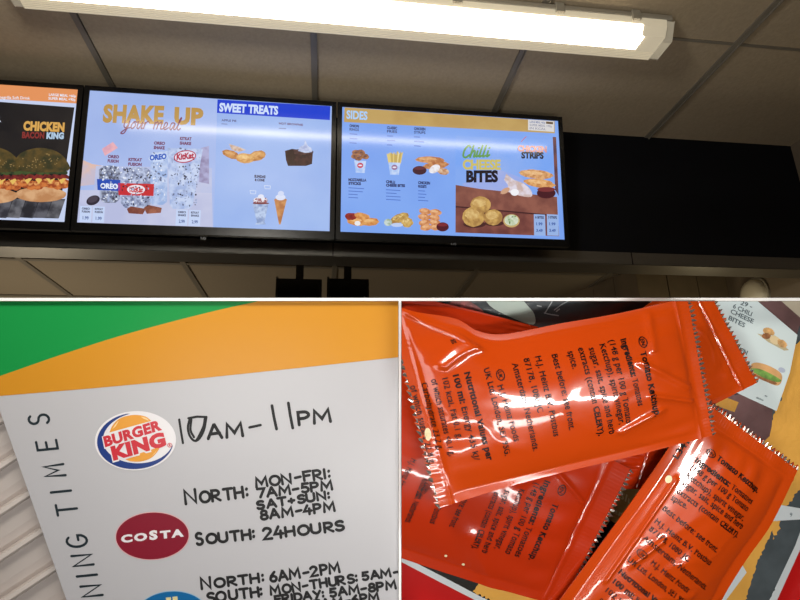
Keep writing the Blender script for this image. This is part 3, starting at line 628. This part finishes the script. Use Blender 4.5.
# burger roundel sticker
wt = mat('sticker_white', (232, 230, 234), .3); red = mat('sticker_red', (206, 44, 58), .3); blu = mat('sticker_blue', (28, 58, 130), .3); bun = mat('sticker_bun', (232, 160, 58), .3); bunh = mat('sticker_glint', (246, 216, 160), .3)
D = Draw(SP, .0006, .00006)
D.ell(135.6, 440.6, 40.6, 29.6, wt, -3, n=60)
def pe(cx, cy, a, b, t, rot=-4):
    t = math.radians(t); u, v = a*math.cos(t), -b*math.sin(t); c, d = math.cos(math.radians(rot)), math.sin(math.radians(rot)); return (cx+u*c-v*d, cy+u*d+v*c)
n = 40; ang = [100+(342-100)*i/n for i in range(n+1)]
D.poly([pe(135.6, 440.8, 38.4, 28.2, a) for a in ang]+[pe(138.4+.8*i/n, 438.8, 36-1.2*i/n, 26-3.4*math.sin(math.pi*i/n)*.6, a) for i, a in reversed(list(enumerate(ang)))], blu)
D.poly(smooth([(109.6, 432.4), (112.6, 425.6), (118.6, 419.2), (127, 415.8), (137, 414.8), (146, 416.6), (151.6, 420.8)], 5), bun); D.poly(smooth([(112.8, 429), (115, 425), (119, 420.6), (116, 426)], 3), bunh); D.poly(smooth([(141, 416.4), (146.5, 418), (149, 420.4), (144, 418.6)], 3), bunh)
D.poly(smooth([(124, 458.4), (131, 461.2), (142, 461.2), (151.6, 457.6), (157.6, 451.6), (160.2, 446.6)], 5), bun); D.poly(smooth([(152, 456), (156, 451.4), (158, 448.6), (155, 453.4)], 3), bunh)
for tt, a, b, up, mw, bw in (('BURGER', (105.4, 446.4), (162.4, 429), (-2.2, -9.6), .1, .045), ('KING', (113.6, 459.6), (166.8, 444.4), (-3, -12.6), .1, .055)):
    D.text(tt, (a[0]-1, a[1]+1), (b[0]+1, b[1]+.6), (up[0], up[1]-.6), wt, bw+.055, 1.07)
for tt, a, b, up, mw, bw in (('BURGER', (105.4, 446.4), (162.4, 429), (-2.2, -9.6), .1, .05), ('KING', (113.6, 459.6), (166.8, 444.4), (-3, -12.6), .1, .06)):
    D.text(tt, a, b, up, red, bw+.006, 1.07)
D.stroke([pe(170, 445, 2.2, 2, t) for t in range(0, 361, 30)], .5, red); D.text('R', (169.1, 446.2), (171.1, 446), (0, -2.3), red, .02)
D.build('roundel_sticker', bsign, clip=CL, label='oval burger sticker with blue crescent and red lettering')
D = Draw(SP, .0006, .00006); D.ell(152.5, 535.8, 37.2, 24.2, mat('sticker_rim', (222, 176, 180), .3), -3, n=60); D.ell(152.5, 535.8, 36.3, 23.4, mat('sticker_maroon', (134, 28, 48), .3), -3, n=60)
for ch, a, b in (('C', 121.4, 132.8), ('O', 134.4, 147.6), ('S', 149.6, 158), ('T', 160.4, 171), ('A', 171.6, 184.2)):
    k = lambda x: 542.4-(x-121)*.105
    D.text(ch, (a, k(a)), (b, k(b)), (-.4, -7.2 if ch != 'S' else -8.6), wt, .055)
D.build('oval_sticker', bsign, clip=CL, label='maroon oval sticker reading COSTA')
D = Draw(SP, .0006, .00006); D.ell(172, 614.5, 36.5, 24, mat('sticker_rim2', (150, 190, 214), .3), -3, n=60); D.ell(172, 614.5, 35.6, 23.2, mat('sticker_azure', (22, 104, 164), .3), -3, n=60)
gold = mat('sticker_gold', (226, 214, 160), .3)
for x, y in ((166, 597.4), (172.6, 596.6)): D.poly([(x, y), (x+5, y-.5), (x+5.5, y+4.5), (x+.6, y+5)], gold)
for x, y in ((167, 604), (173.4, 603.2)): D.poly([(x, y), (x+5, y-.5), (x+5.5, y+4.5), (x+.6, y+5)], gold)
D.build('oval_sticker', bsign, clip=CL, label='blue oval sticker with a gold mark, cut by the lower edge')

# shutter of slats behind the board
m_sl = mat('shutter_slat', (214, 205, 200), .45, bump=.0, var=.015, vscale=1.5)
sd = 1.07
q = MB(); dirp = V((1, -.66)).normalized(); perp = V((.66, 1)).normalized()
def shp(a, b, dep): return cf(0+dirp.x*a+perp.x*b, 500+dirp.y*a+perp.y*b, dep)
pitchp = 38.2
for k in range(-12, 9):
    b0 = k*pitchp+6; prof = []
    for u, dz in ((0, .020), (.03, .0), (.06, -.010), (.16, -.012), (.20, -.008), (.22, .002), (.45, .004), (.7, .008), (.9, .014), (1.0, .020)): prof.append((b0+u*pitchp, sd+dz))
    vs = [shp(-420, b, d) for b, d in prof]+[shp(300, b, d) for b, d in prof]+[shp(-420, b0, sd+.03), shp(300, b0, sd+.03), shp(-420, b0+pitchp, sd+.03), shp(300, b0+pitchp, sd+.03)]
    n = len(prof)
    q.add(vs, [(i, i+1, n+i+1, n+i) for i in range(n-1)]+[(2*n, 2*n+2, 2*n+3, 2*n+1)], m_sl)
shut = q.build('roller_shutter', clip=[clipT, clipL], label='pale slatted roller shutter behind the opening times board', cat='shutter')

# ------------------------------------------------------------------ lower right: ketchup sachets on a tray
CR = [clipT, clipR]
TD = 1.035
TPn = Plane(CAM+FWD*TD, -FWD)
m_red = mat('red_tray', (186, 22, 22), .28, bump=.04, bscale=60)
tray = thing('serving_tray', cf(640, 660, TD), 'glossy red plastic serving tray under the printed paper liner', 'tray')
q = MB()
fr = [cf(x, y, TD+.004) for x, y in ((300, 200), (1000, 200), (1000, 800), (300, 800))]; bk = [p+FWD*.012 for p in fr]
q.hexa([bk[0], bk[3], bk[2], bk[1], fr[0], fr[3], fr[2], fr[1]], m_red); q.build('tray_base', tray, clip=CR)
q = MB()
for (a, b, o2) in (((380, 590), (520, 668), (-5, 9)), ((812, 566), (775, 668), (9, 3))):
    A = [cf(a[0]+o2[0]*s_, a[1]+o2[1]*s_, TD+z) for s_, z in ((0, .003), (1.2, -.02), (2.6, -.024), (3.4, .003))]; B = [cf(b[0]+o2[0]*s_, b[1]+o2[1]*s_, TD+z) for s_, z in ((0, .003), (1.2, -.02), (2.6, -.024), (3.4, .003))]
    q = MB(); q.add(A+B, [(0, 1, 5, 4), (1, 2, 6, 5), (2, 3, 7, 6), (0, 4, 7, 3)][:3]+[(0, 3, 2, 1), (4, 5, 6, 7)], m_red); q.build('tray_rim', tray, clip=CR)
# printed liner
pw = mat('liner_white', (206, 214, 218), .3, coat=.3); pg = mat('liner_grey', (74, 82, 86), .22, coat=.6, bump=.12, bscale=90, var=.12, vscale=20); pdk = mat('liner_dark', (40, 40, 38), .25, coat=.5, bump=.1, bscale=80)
py_ = mat('liner_yellow', (222, 166, 78), .24, coat=.5, bump=.2, bscale=70, var=.05, vscale=10); pbr = mat('liner_brown', (112, 84, 84), .28, coat=.5, bump=.15, bscale=60, var=.12, vscale=14); pol = mat('liner_khaki', (176, 150, 92), .4, bump=.1)
liner = thing('paper_liner', cf(600, 560, TD), 'printed paper tray liner of grey, yellow and brown, edged white', 'tray liner')
edgeL = [(340, 528), (401, 561.5), (440, 582), (476, 600.5), (560, 646)]
outl = [(340, 200), (960, 200), (900, 330), (828, 490), (802, 545), (776, 602), (750, 660), (560, 646)]+list(reversed(edgeL[:-1]))
D = Draw(TPn, .0005); D.poly(outl, pw); D.build('sheet', liner, clip=CR)
D = Draw(TPn, .0008)
D.poly([(340, 200), (960, 200), (890, 330), (815, 490), (795, 545), (768, 602), (745, 650), (565, 638), (482, 597), (444, 577), (401, 555), (340, 522)], pg); D.build('grey_print', liner, clip=CR)
def ragged(pts, amp=1.6, step=2.2):
    out = []
    for i in range(len(pts)):
        a, b = V(pts[i]), V(pts[(i+1) % len(pts)]); n_ = max(1, int((b-a).length/step)); t_ = (b-a).normalized(); nn = V((-t_.y, t_.x))
        for k in range(n_): out.append(tuple(a+(b-a)*k/n_+nn*random.uniform(-amp, amp)))
    return out
D = Draw(TPn, .0011)
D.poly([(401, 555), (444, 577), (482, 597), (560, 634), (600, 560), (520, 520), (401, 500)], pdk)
D.poly(ragged([(480, 580), (520, 585), (560, 590), (600, 602), (600, 640), (540, 625), (482, 596), (473, 591)]), py_)
D.build('dark_print', liner, clip=CR)
D = Draw(TPn, .0011)
D.poly(ragged([(850, 318), (792, 345), (780, 400), (762, 440), (740, 440), (720, 520), (700, 620), (735, 612), (752, 590), (764, 552), (778, 530), (786, 508), (812, 470), (850, 450)]), py_)
D.poly(ragged([(775, 590), (765, 603), (745, 600), (758, 560), (772, 530)], 1), pg)
D.build('yellow_print', liner, clip=CR)
D = Draw(TPn, .0014); D.poly(smooth([(690, 370), (735, 395), (768, 372), (792, 345), (804, 318), (840, 300), (840, 250), (740, 250), (757, 303), (786, 330), (780, 360), (773, 400), (769, 436), (752, 440), (735, 420), (700, 410)], 3), pbr)
D.build('brown_print', liner, clip=CR)
D = Draw(TPn, .0017); D.poly([(768, 290), (840, 290), (840, 335), (800, 318)], mat('liner_beige', (190, 180, 160), .3, coat=.3)); D.cut(); D.poly([(700, 400), (712, 392), (738, 402), (734, 412)], py_); D.build('beige_print', liner, clip=CR)
D = Draw(TPn, .0017); D.poly(smooth([(481, 292), (490, 306), (510, 317), (533, 324.6), (534, 314), (526, 304), (515, 290)], 4), mat('liner_mint', (196, 214, 204), .3, coat=.4))
D.poly(smooth([(462, 298), (474, 304), (484, 313), (474, 318), (458, 309), (440, 306)], 3), mat('liner_rose', (150, 80, 78), .35, coat=.3, var=.4, vscale=90)); D.build('food_print', liner, clip=CR)
D = Draw(TPn, .002)
chalk = mat('liner_chalk', (176, 184, 186), .4)
for s_ in ([(545, 312.5), (551, 303), (554, 296)], [(544, 313), (550, 314.4), (558, 315.6)], [(554, 310), (562, 304), (570, 300)], [(537, 305.6), (541, 306.4)], [(556, 311.4), (559, 309)]): D.stroke(s_, 1.1, chalk)
D.build('chalk_lettering', liner, clip=CR)
D = Draw(TPn, .002)
D.poly([(770, 503), (800, 508), (830, 511), (830, 521), (800, 519), (766, 521)], pw); D.text('9', (789, 516.4), (791.6, 516), (0, -4), mat('leaflet_ink', (84, 100, 108), .5), .01); D.build('measure_strip', liner, clip=CR)
D = Draw(TPn, .002); D.poly([(742, 565), (746, 572), (722, 604), (700, 620), (704, 606)], pw); D.build('white_print', liner, clip=CR)
D = Draw(TPn, .002); D.poly([(623, 481), (643, 484), (632, 505), (612, 530), (598, 520)], pol)
ly = mat('liner_olive_ink', (216, 206, 160), .4); D.text('Slu', (618, 497), (632, 505), (1.6, -7), ly, .01); D.text('ar', (612, 512), (622, 517), (1.6, -6), ly, .01); D.poly([(610, 520), (616, 524), (600, 548), (594, 540)], pdk); D.build('khaki_print', liner, clip=CR)
# menu leaflet
LPn = Plane(CAM+FWD*(TD-.008), -FWD)
li = mat('leaflet_ink', (84, 100, 108), .5)
lf = thing('menu_leaflet', cf(770, 360, TD-.008), 'white menu leaflet with pictures of bites and a long sandwich, by the tray corner', 'leaflet')
q = MB(); pts = [(690, 262), (748, 293), (797.5, 335), (790, 372), (776.6, 411), (735, 392), (700, 377), (680, 330)]
fr = [LPn(x, y, 0) for x, y in pts]; bk = [p+FWD*.002 for p in fr]; n = len(pts)
q.add(fr+bk, [tuple(reversed(range(n))), tuple(range(n, 2*n))]+[(i, (i+1) % n, n+(i+1) % n, n+i) for i in range(n)], mat('leaflet_paper', (214, 228, 230), .4, coat=.15)); q.build('sheet', lf, clip=CR)
D = Draw(LPn, .0004)
for tt, a, b in (('29 -', (740, 304.4), (751.4, 308.6)), ('6 CHILI', (732.4, 307.6), (751, 316.4)), ('CHEESE', (730, 312.8), (752.6, 323.6)), ('BITES', (728, 319.4), (744, 327.6)), ('CHICKEN', (724, 345), (746.4, 355)), ('o', (764.4, 396), (767, 397)), ('choices', (756, 398), (763, 401))):
    if tt in ('CHICKEN', 'o'): D.cut()
    D.text(tt, a, b, (1.6, -4.2) if tt[0].isupper() or tt[0].isdigit() else (.5, -1.6), li, .02)
D.build('printed_text', lf, clip=CR)
D = Draw(LPn, .0004)
f1 = mat('food_tan', (206, 160, 104), .5, var=.25, vscale=60); f2 = mat('food_green', (96, 132, 60), .5, var=.4, vscale=80); f3 = mat('food_bun', (204, 156, 102), .5, var=.12, vscale=40); f4 = mat('food_brown', (140, 92, 56), .5, var=.3, vscale=70)
D.poly([(757, 333.6), (770, 336), (789, 350), (784, 350.6), (768, 342)], mat('food_board', (190, 176, 140), .5)); D.ell(768.5, 331.5, 6, 3.6, f1, 20, wob=.2); D.ell(766, 336, 4.4, 3, f4, 0, wob=.2); D.ell(775, 340, 6, 4, mat('food_cream', (226, 204, 160), .5, var=.1), 25, wob=.2); D.ell(782, 343.6, 5.4, 3.4, f1, 35, wob=.2)
D.build('bites_picture', lf, clip=CR)
D = Draw(LPn, .0004)
D.poly(smooth([(750, 370), (751, 364.5), (757, 362.6), (768, 365.4), (779, 371.6), (782, 377), (780, 384), (774, 385), (760, 378.6)], 4), f3)
D.poly(smooth([(750, 368.6), (758, 368.6), (767, 372), (778, 378), (781, 381), (776, 382), (764, 378), (753, 372)], 4), f2); D.poly(smooth([(752, 372.6), (764, 378), (776, 382.4), (774, 384.6), (762, 380), (752, 375)], 3), f4); D.ell(781.6, 370, 3.6, 2.4, mat('food_lilac', (176, 186, 206), .5), 20); D.build('sandwich_picture', lf, clip=CR)

# sachets
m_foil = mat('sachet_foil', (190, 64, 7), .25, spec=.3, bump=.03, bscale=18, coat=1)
m_foild = mat('sachet_foil_shaded', (170, 42, 6), .25, spec=.3, bump=.03, bscale=18, coat=1)  # same foil, shade put into its colour for the lower sachets
m_cut = mat('bare_foil', (196, 190, 184), .22, metal=.9)
m_print = mat('sachet_print', (22, 8, 6), .4, spec=.25)
m_spot = mat('sachet_spot', (222, 206, 160), .35)
def polyline(pts):
    P = [V(p) for p in pts]; L = [0]
    for a, b in zip(P, P[1:]): L.append(L[-1]+(b-a).length)
    def f(s):
        s = s*L[-1]
        for i in range(len(P)-1):
            if s <= L[i+1] or i == len(P)-2:
                k = (s-L[i])/(L[i+1]-L[i]); return P[i].lerp(P[i+1], k)
    return f
class Sachet:
    """a crimped foil pouch: two skins, flat seals, zigzag ends, creases in the filled part"""
    def __init__(s, label, top, bot, depth, grad=(0, 0), puff=.02, sealL=.07, sealR=.06, side=.07, teeth=26, seed=1, folds=(), foil=None, teethL=True, teethR=True):
        s.NS, s.NT = 150, 104; s.depth, s.grad, s.puff, s.sealL, s.sealR, s.side, s.seed, s.folds = depth, grad, puff, sealL, sealR, side, seed, folds
        tf, bf = polyline(smooth(top, 8) if len(top) > 2 else top), polyline(smooth(bot, 8) if len(bot) > 2 else bot)
        s.c = (tf(.5)+bf(.5))*.5; s.foil = foil or m_foil
        NS, NT = s.NS, s.NT; s.px = np.zeros((NS+1, NT+1, 2)); s.h = np.zeros((NS+1, NT+1))
        for i in range(NS+1):
            S_ = i/NS; a, b = tf(S_), bf(S_)
            e = (tf(min(1, S_+.01))-tf(max(0, S_-.01))).normalized()
            for j in range(NT+1):
                T = j/NT; p = a.lerp(b, T)
                if i == 0 and teethL: p = p-e*(4.4*(1-abs((T*teeth) % 1*2-1))-1.0)
                if i == NS and teethR: p = p+e*(4.4*(1-abs((T*teeth) % 1*2-1))-1.0)
                s.px[i, j] = p; s.h[i, j] = s.height(S_, T)
        s.thing = thing('ketchup_sachet', s.proj0(s.c.x, s.c.y, -.006), label, 'sauce sachet', 'red ketchup sachets piled on the tray')
        q = MB(); W = []
        for i in range(NS+1):
            for j in range(NT+1): W.append(s.proj0(s.px[i, j, 0], s.px[i, j, 1], s.h[i, j]))
        B = []
        for i in range(NS+1):
            for j in range(NT+1): B.append(s.proj0(s.px[i, j, 0], s.px[i, j, 1], -.0012-max(0, s.h[i, j])*.25))
        N = (NS+1)*(NT+1); id_ = lambda i, j: i*(NT+1)+j
        F = [(id_(i, j), id_(i, j+1), id_(i+1, j+1), id_(i+1, j)) for i in range(NS) for j in range(NT)]
        iL, iR = int(s.sealL*NS), NS-int(s.sealR*NS)
        front = [f for f in F if iL*(NT+1) <= f[0] < iR*(NT+1)]
        q.add(W+B, front+[tuple(reversed([k+N for k in f])) for f in F], s.foil, True)
        rim = [id_(i, 0) for i in range(NS+1)]+[id_(NS, j) for j in range(1, NT+1)]+[id_(i, NT) for i in range(NS-1, -1, -1)]+[id_(0, j) for j in range(NT-1, 0, -1)]
        q.add(W+B, [(rim[k], rim[(k+1) % len(rim)], rim[(k+1) % len(rim)]+N, rim[k]+N) for k in range(len(rim))], s.foil)
        q.build('pouch', s.thing, clip=CR)
        for name, rng in (('crimped_seal', (0, iL)), ('crimped_seal', (iR, NS))):
            if rng[1] <= rng[0]: continue
            toothed = teethL if rng[0] == 0 else teethR
            if toothed:                                          # bare foil shows along the zigzag cut
                i0 = 0 if rng[0] == 0 else NS-1; q = MB(); vs = []
                for i in (i0, i0+1):
                    for j in range(NT+1): vs.append(s.proj0(s.px[i, j, 0], s.px[i, j, 1], s.h[i, j]+.0006+.0016*math.sin(j*1.9)))
                q.add(vs, [(j, j+1, NT+1+j+1, NT+1+j) for j in range(NT)], m_cut); q.build('cut_edge', s.thing, clip=CR, label='zigzag cut edge showing bare silver foil')
            q = MB(); vs = [W[id_(i, j)] for i in range(rng[0], rng[1]+1) for j in range(NT+1)]
            q.add(vs, [(i*(NT+1)+j, i*(NT+1)+j+1, (i+1)*(NT+1)+j+1, (i+1)*(NT+1)+j) for i in range(rng[1]-rng[0]) for j in range(NT)], s.foil, True)
            q.build(name, s.thing, clip=CR)
    def proj0(s, x, y, h):
        x, y, h = float(x), float(y), float(h); d = s.depth+s.grad[0]*(x-s.c.x)/FPX+s.grad[1]*(y-s.c.y)/FPX
        return cf(x, y, d)-FWD*h
    def height(s, S_, T):
        sd_ = s.seed*7.3
        a, b = s.sealL, 1-s.sealR
        if S_ < a or S_ > b:                                    # seal: crimp ridges with the pouch pulled flat
            k = (a-S_)/a if S_ < a else (S_-b)/(1-b)
            return .0006+.0003*math.sin(T*math.pi*2*40)*min(1, k*5)*(1-abs(k-.55))+.0016*noise.noise(V((S_*6, T*9, sd_)))+.0016*math.exp(-((k-.12)/.10)**2)
        u = (S_-a)/(b-a); v = T
        m = s.side
        sv = min(max((v-m*.6)/(1-1.2*m), 0), 1)
        pu = (math.sin(math.pi*u)**.42 if 0 < u < 1 else 0); pv = (math.sin(math.pi*sv)**.8 if 0 < sv < 1 else 0)
        h = s.puff*pu*pv
        # creases running in from the seals
        end = math.exp(-u*7)+math.exp(-(1-u)*7)
        h += .0055*end*noise.noise(V((u*2.4, v*11, sd_)))*min(1, u*14, (1-u)*14)
        n1 = noise.noise(V((u*3.1+sd_, v*2.3, sd_))); h += .0016*(1-abs(n1)*2.2)*pu*pv*.55
        n2 = noise.noise(V((u*5.3+sd_, v*3.1, sd_+9))); h += .0011*(1-min(1, abs(n2)*4))*pu*pv
        for (u0, v0, u1, v1, w_, am) in s.folds:
            d = V((u1-u0, v1-v0)); L = d.length; k = ((u-u0)*d.x+(v-v0)*d.y)/(L*L); kk = min(1, max(0, k)); dd = math.hypot(u-u0-kk*d.x, v-v0-kk*d.y); h += am*math.exp(-(dd/w_)**2)
        return h+.0008
    def surf(s, x, y, off=0):
        d2 = (s.px[:, :, 0]-x)**2+(s.px[:, :, 1]-y)**2; k = int(np.argmin(d2)); i, j = divmod(k, s.NT+1)
        i = min(max(i, 1), s.NS-1); j = min(max(j, 1), s.NT-1)
        ex = s.px[i+1, j]-s.px[i-1, j]; ey = s.px[i, j+1]-s.px[i, j-1]; dx, dy = x-s.px[i, j, 0], y-s.px[i, j, 1]
        det = ex[0]*ey[1]-ex[1]*ey[0]; det = det if abs(det) > 1e-9 else 1e-9; aa = (dx*ey[1]-dy*ey[0])/det*2; bb = (ex[0]*dy-ex[1]*dx)/det*2
        aa = max(-1.5, min(1.5, aa)); bb = max(-1.5, min(1.5, bb))
        h = s.h[i, j]+aa*(s.h[i+1, j]-s.h[i-1, j])/2+bb*(s.h[i, j+1]-s.h[i, j-1])/2
        return s.proj0(x, y, h+off)
    def print(s, rows, cap, thick=0):
        D = Draw(s.surf, .0009, .0)
        for parts in rows:
            if parts[0][0][:4] in ('Best', 'H.J.', 'Nutr'): D.cut()
            for (tt, a, b, bold) in parts:
                d = V(b)-V(a); d.normalize(); up = V((d.y, -d.x))*cap
                D.text(tt, a, b, (up.x, up.y), m_print, .034 if bold else .014, 1.06, 1.26)
        D.build('printed_text', s.thing, clip=CR)
    def ring(s, x, y, r, tt, d):
        D = Draw(s.surf, .0009, .0); dv = V(d).normalized(); up = V((dv.y, -dv.x))
        D.stroke([(x+dv.x*r*1.35*math.cos(t)+up.x*r*math.sin(t), y+dv.y*r*1.35*math.cos(t)+up.y*r*math.sin(t)) for t in [k*math.pi/10 for k in range(21)]], .9, m_print)
        a = V((x, y))-dv*r*.85-up*r*.5; b = V((x, y))+dv*r*.85-up*r*.5
        D.text(tt, tuple(a), tuple(b), tuple(up*r*1.0), m_print, .02); D.build('language_mark', s.thing, clip=CR)
    def spot(s, x, y, a, b, rot):
        D = Draw(s.surf, .001, .0); D.ell(x, y, a, b, m_spot, rot); D.build('pale_spot', s.thing, clip=CR)
def split(a, b, f): return (a[0]+(b[0]-a[0])*f, a[1]+(b[1]-a[1])*f)
def rows_of(coords, frac1=.5):
    names = ['Tomato Ketchup.', None, '(148 g per 100 g Tomato', 'Ketchup), spirit vinegar,', 'sugar, salt, spice and herb', None, 'spice.', 'Best before: see front.',
             'H.J. Heinz B.V. Postbus', '87178, 1080 JC', 'Amsterdam, Netherlands.', 'H.J. Heinz Foods', 'UK Ltd. London, SE1 9SG.', 'Nutritional Values per', None, '102 kcal, Fat 0.1 g,', 'of which saturates <0.1 g,', 'Carbohydrate 23.2 g,', 'of which sugars 22.8 g,']
    rows = []
    for i, c in enumerate(coords):
        if c is None: continue
        a, b = c
        if i == 1: rows.append([('Ingredients:', a, split(a, b, .56), 1), ('Tomatoes', split(a, b, .6), b, 0)])
        elif i == 5: rows.append([('extracts (contain', a, split(a, b, .62), 0), ('CELERY).', split(a, b, .66), b, 1)])
        elif i == 14: rows.append([('100 ml:', a, split(a, b, .33), 1), ('Energy 435 kJ/', split(a, b, .37), b, 0)])
        else: rows.append([(names[i], a, b, i in (0, 13))])
    return rows
# sachets, lowest first
sC = Sachet('shade-darkened ketchup sachet edge behind the top sachet, upper left of the tray', [(385, 288), (430, 300), (480, 312), (538, 327)], [(372, 352), (425, 362), (500, 368), (548, 362)], 1.004, puff=.008, seed=3, foil=m_foild, teethR=False)
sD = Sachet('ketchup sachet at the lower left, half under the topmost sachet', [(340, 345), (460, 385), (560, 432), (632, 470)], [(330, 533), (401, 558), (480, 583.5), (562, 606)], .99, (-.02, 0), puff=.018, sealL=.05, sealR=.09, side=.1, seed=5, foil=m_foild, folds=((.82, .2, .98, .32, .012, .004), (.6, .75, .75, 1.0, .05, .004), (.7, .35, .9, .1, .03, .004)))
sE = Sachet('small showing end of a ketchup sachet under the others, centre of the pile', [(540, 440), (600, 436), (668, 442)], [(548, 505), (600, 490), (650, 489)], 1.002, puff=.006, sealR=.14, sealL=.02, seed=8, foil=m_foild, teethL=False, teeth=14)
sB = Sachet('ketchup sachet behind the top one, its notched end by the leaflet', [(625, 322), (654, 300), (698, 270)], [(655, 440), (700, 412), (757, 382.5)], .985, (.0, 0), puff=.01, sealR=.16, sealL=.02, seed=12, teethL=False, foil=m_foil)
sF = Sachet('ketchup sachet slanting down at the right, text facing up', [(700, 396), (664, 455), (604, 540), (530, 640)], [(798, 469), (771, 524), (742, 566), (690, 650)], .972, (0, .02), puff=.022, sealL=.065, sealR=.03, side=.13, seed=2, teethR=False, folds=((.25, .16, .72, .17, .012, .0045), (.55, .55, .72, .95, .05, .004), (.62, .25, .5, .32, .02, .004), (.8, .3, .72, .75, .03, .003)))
sA = Sachet('largest ketchup sachet lying across the top of the pile', [(386, 300), (412, 311), (455, 318.5), (478, 331), (505, 334), (560, 323.5), (620, 313), (689, 297)], [(438, 508), (500, 489), (560, 473), (640, 454), (714, 435)], .94, (0, 0), puff=.024, sealL=.058, sealR=.052, side=.085, seed=1,
            folds=((.02, .02, .22, .12, .02, .004), (.1, .28, .26, .12, .02, .006), (.82, .35, .99, .62, .015, .004), (.84, .6, .99, .72, .012, .005), (.7, .8, .86, .72, .02, .004), (.9, .05, .88, .3, .015, .003)))
fc = lambda L: [None if c is None else ((c[0]/2+400, c[1]/2+300), (c[2]/2+400, c[3]/2+300)) for c in L]
sA.print(rows_of(fc([(472, 102, 500, 230), (435, 78, 466, 208), (412, 80, 444, 243), (393, 88, 430, 245), (371, 95, 412, 265), (350, 95, 390, 268), (329, 102, 337, 135), (298, 108, 331, 255), (266, 112, 301, 268), (243, 116, 268, 220), (220, 125, 262, 298),
    (190, 168, 224, 278), (164, 135, 207, 308), (126, 143, 172, 318), (104, 148, 147, 318), (83, 155, 113, 275), (61, 158, 98, 310), (42, 166, 75, 300), (20, 172, 60, 330)])), 5.8)
sA.ring(639.5, 341.5, 3.8, 'EN', (.2, 1)); sA.ring(498.5, 373.5, 3.8, 'UK', (.2, 1)); sA.spot(427.8, 434, 3.2, 6.4, -4)
D = Draw(sA.surf, .0009, 0); D.text('g', (451, 339), (453.4, 343.4), (4.6, -1.6), m_print, .01); D.build('printed_text', sA.thing, clip=CR)
fq = lambda L, ox, oy, k: [None if c is None else ((c[0]/k+ox, c[1]/k+oy), (c[2]/k+ox, c[3]/k+oy)) for c in L]
sF.print(rows_of(fq([(448, 30, 612, 164), (366, 40, 585, 207), (348, 68, 565, 234), (328, 100, 548, 270), (310, 128, 545, 305), (290, 160, 528, 338), (268, 188, 322, 220), (234, 228, 440, 392), (202, 278, 415, 443), (180, 308, 318, 418), (155, 342, 400, 542),
    (180, 434, 325, 548), (95, 428, 322, 604), (60, 478, 280, 650), (38, 516, 250, 680), (10, 552, 200, 700), (-15, 590, 200, 760)], 600, 450, 4)), 5.5)
sF.ring(707.5, 451.6, 3.4, 'EN', (.78, .62)); sF.ring(637.6, 549.6, 3.4, 'UK', (.78, .62)); sF.spot(666.8, 478, 2.8, 4, 30)
D = Draw(sF.surf, .0009, 0); D.text('L341', (676.4, 459), (688, 441.6), (-4.4, -3), m_print, .03); D.build('printed_text', sF.thing, clip=CR)
rD = fq([(606, 200, 508, 427), (572, 110, 452, 412), (530, 118, 414, 400), (470, 140, 372, 380), (412, 145, 322, 395), (370, 150, 282, 377), None, (270, 120, 192, 292), (190, 60, 116, 278), (150, 60, 60, 170), (90, 95, 18, 278), (45, 20, -20, 150)], 400, 450, 4)
sD.print(rows_of(rD), 6); sD.ring(560, 488, 3.8, 'EN', (-.35, 1))
D = Draw(sD.surf, .001, 0)
for x, y in ((445.6, 554.6), (463, 563.4)): D.cut(); D.ell(x, y, 1.5, 1.4, m_spot, n=10)
D.build('pale_spot', sD.thing, clip=CR)

# ------------------------------------------------------------------ added lights, none of them seen
def area(name, r, u, d, sx, sy, power, aim, rgb=(1, .97, .93), spread=180, rot=0):
    L = bpy.data.lights.new(name, 'AREA'); L.shape = 'RECTANGLE'; L.size = sx; L.size_y = sy; L.energy = power; L.color = rgb; L.spread = math.radians(spread)
    o = bpy.data.objects.new(name, L); C.objects.link(o); p = CAM+RT*r+UP*u+FWD*d; o.location = p
    dv = (aim-p).normalized(); z = -dv; x = (RT-z*RT.dot(z)).normalized(); y = z.cross(x)
    m = Matrix((x, y, z)).transposed()
    if rot: m = m @ Matrix.Rotation(math.radians(rot), 3, 'Z')
    o.rotation_euler = m.to_euler()
# unseen area lights added below eye level for the lower displays, replacing ceiling tubes
area('tube_fill', .52, -.30, -.05, .6, .06, 3.0, cf(600, 440, 1), (1, .97, .92), 110)
area('tube_fill', .15, -.62, .0, .8, .05, 1.2, cf(560, 500, 1), (1, .97, .92), 110)
area('board_fill', -.55, -.35, .0, .6, .4, 1.2, cf(180, 470, 1), (1, .98, .96), 110)
# kitchen light at the left, unseen through the opening, set below eye level
def point(name, loc, power, rgb, rad=.1):
    L = bpy.data.lights.new(name, 'POINT'); L.energy = power; L.color = rgb; L.shadow_soft_size = rad
    o = bpy.data.objects.new(name, L); C.objects.link(o); o.location = loc
point('kitchen_fill', (-1.7, 3.2, H-.2), 32, (1, .86, .66), .2)
point('kitchen_fill', (1.95, 2.42, H+.45), 3, (1, .85, .55), .1)  # added unseen light that brightens the kitchen's right-hand walls

point('ceiling_fill', (-.45, .15, H+.85), 52, (1, .95, .86), .15)  # unseen point light added to brighten the ceiling and the lower displays
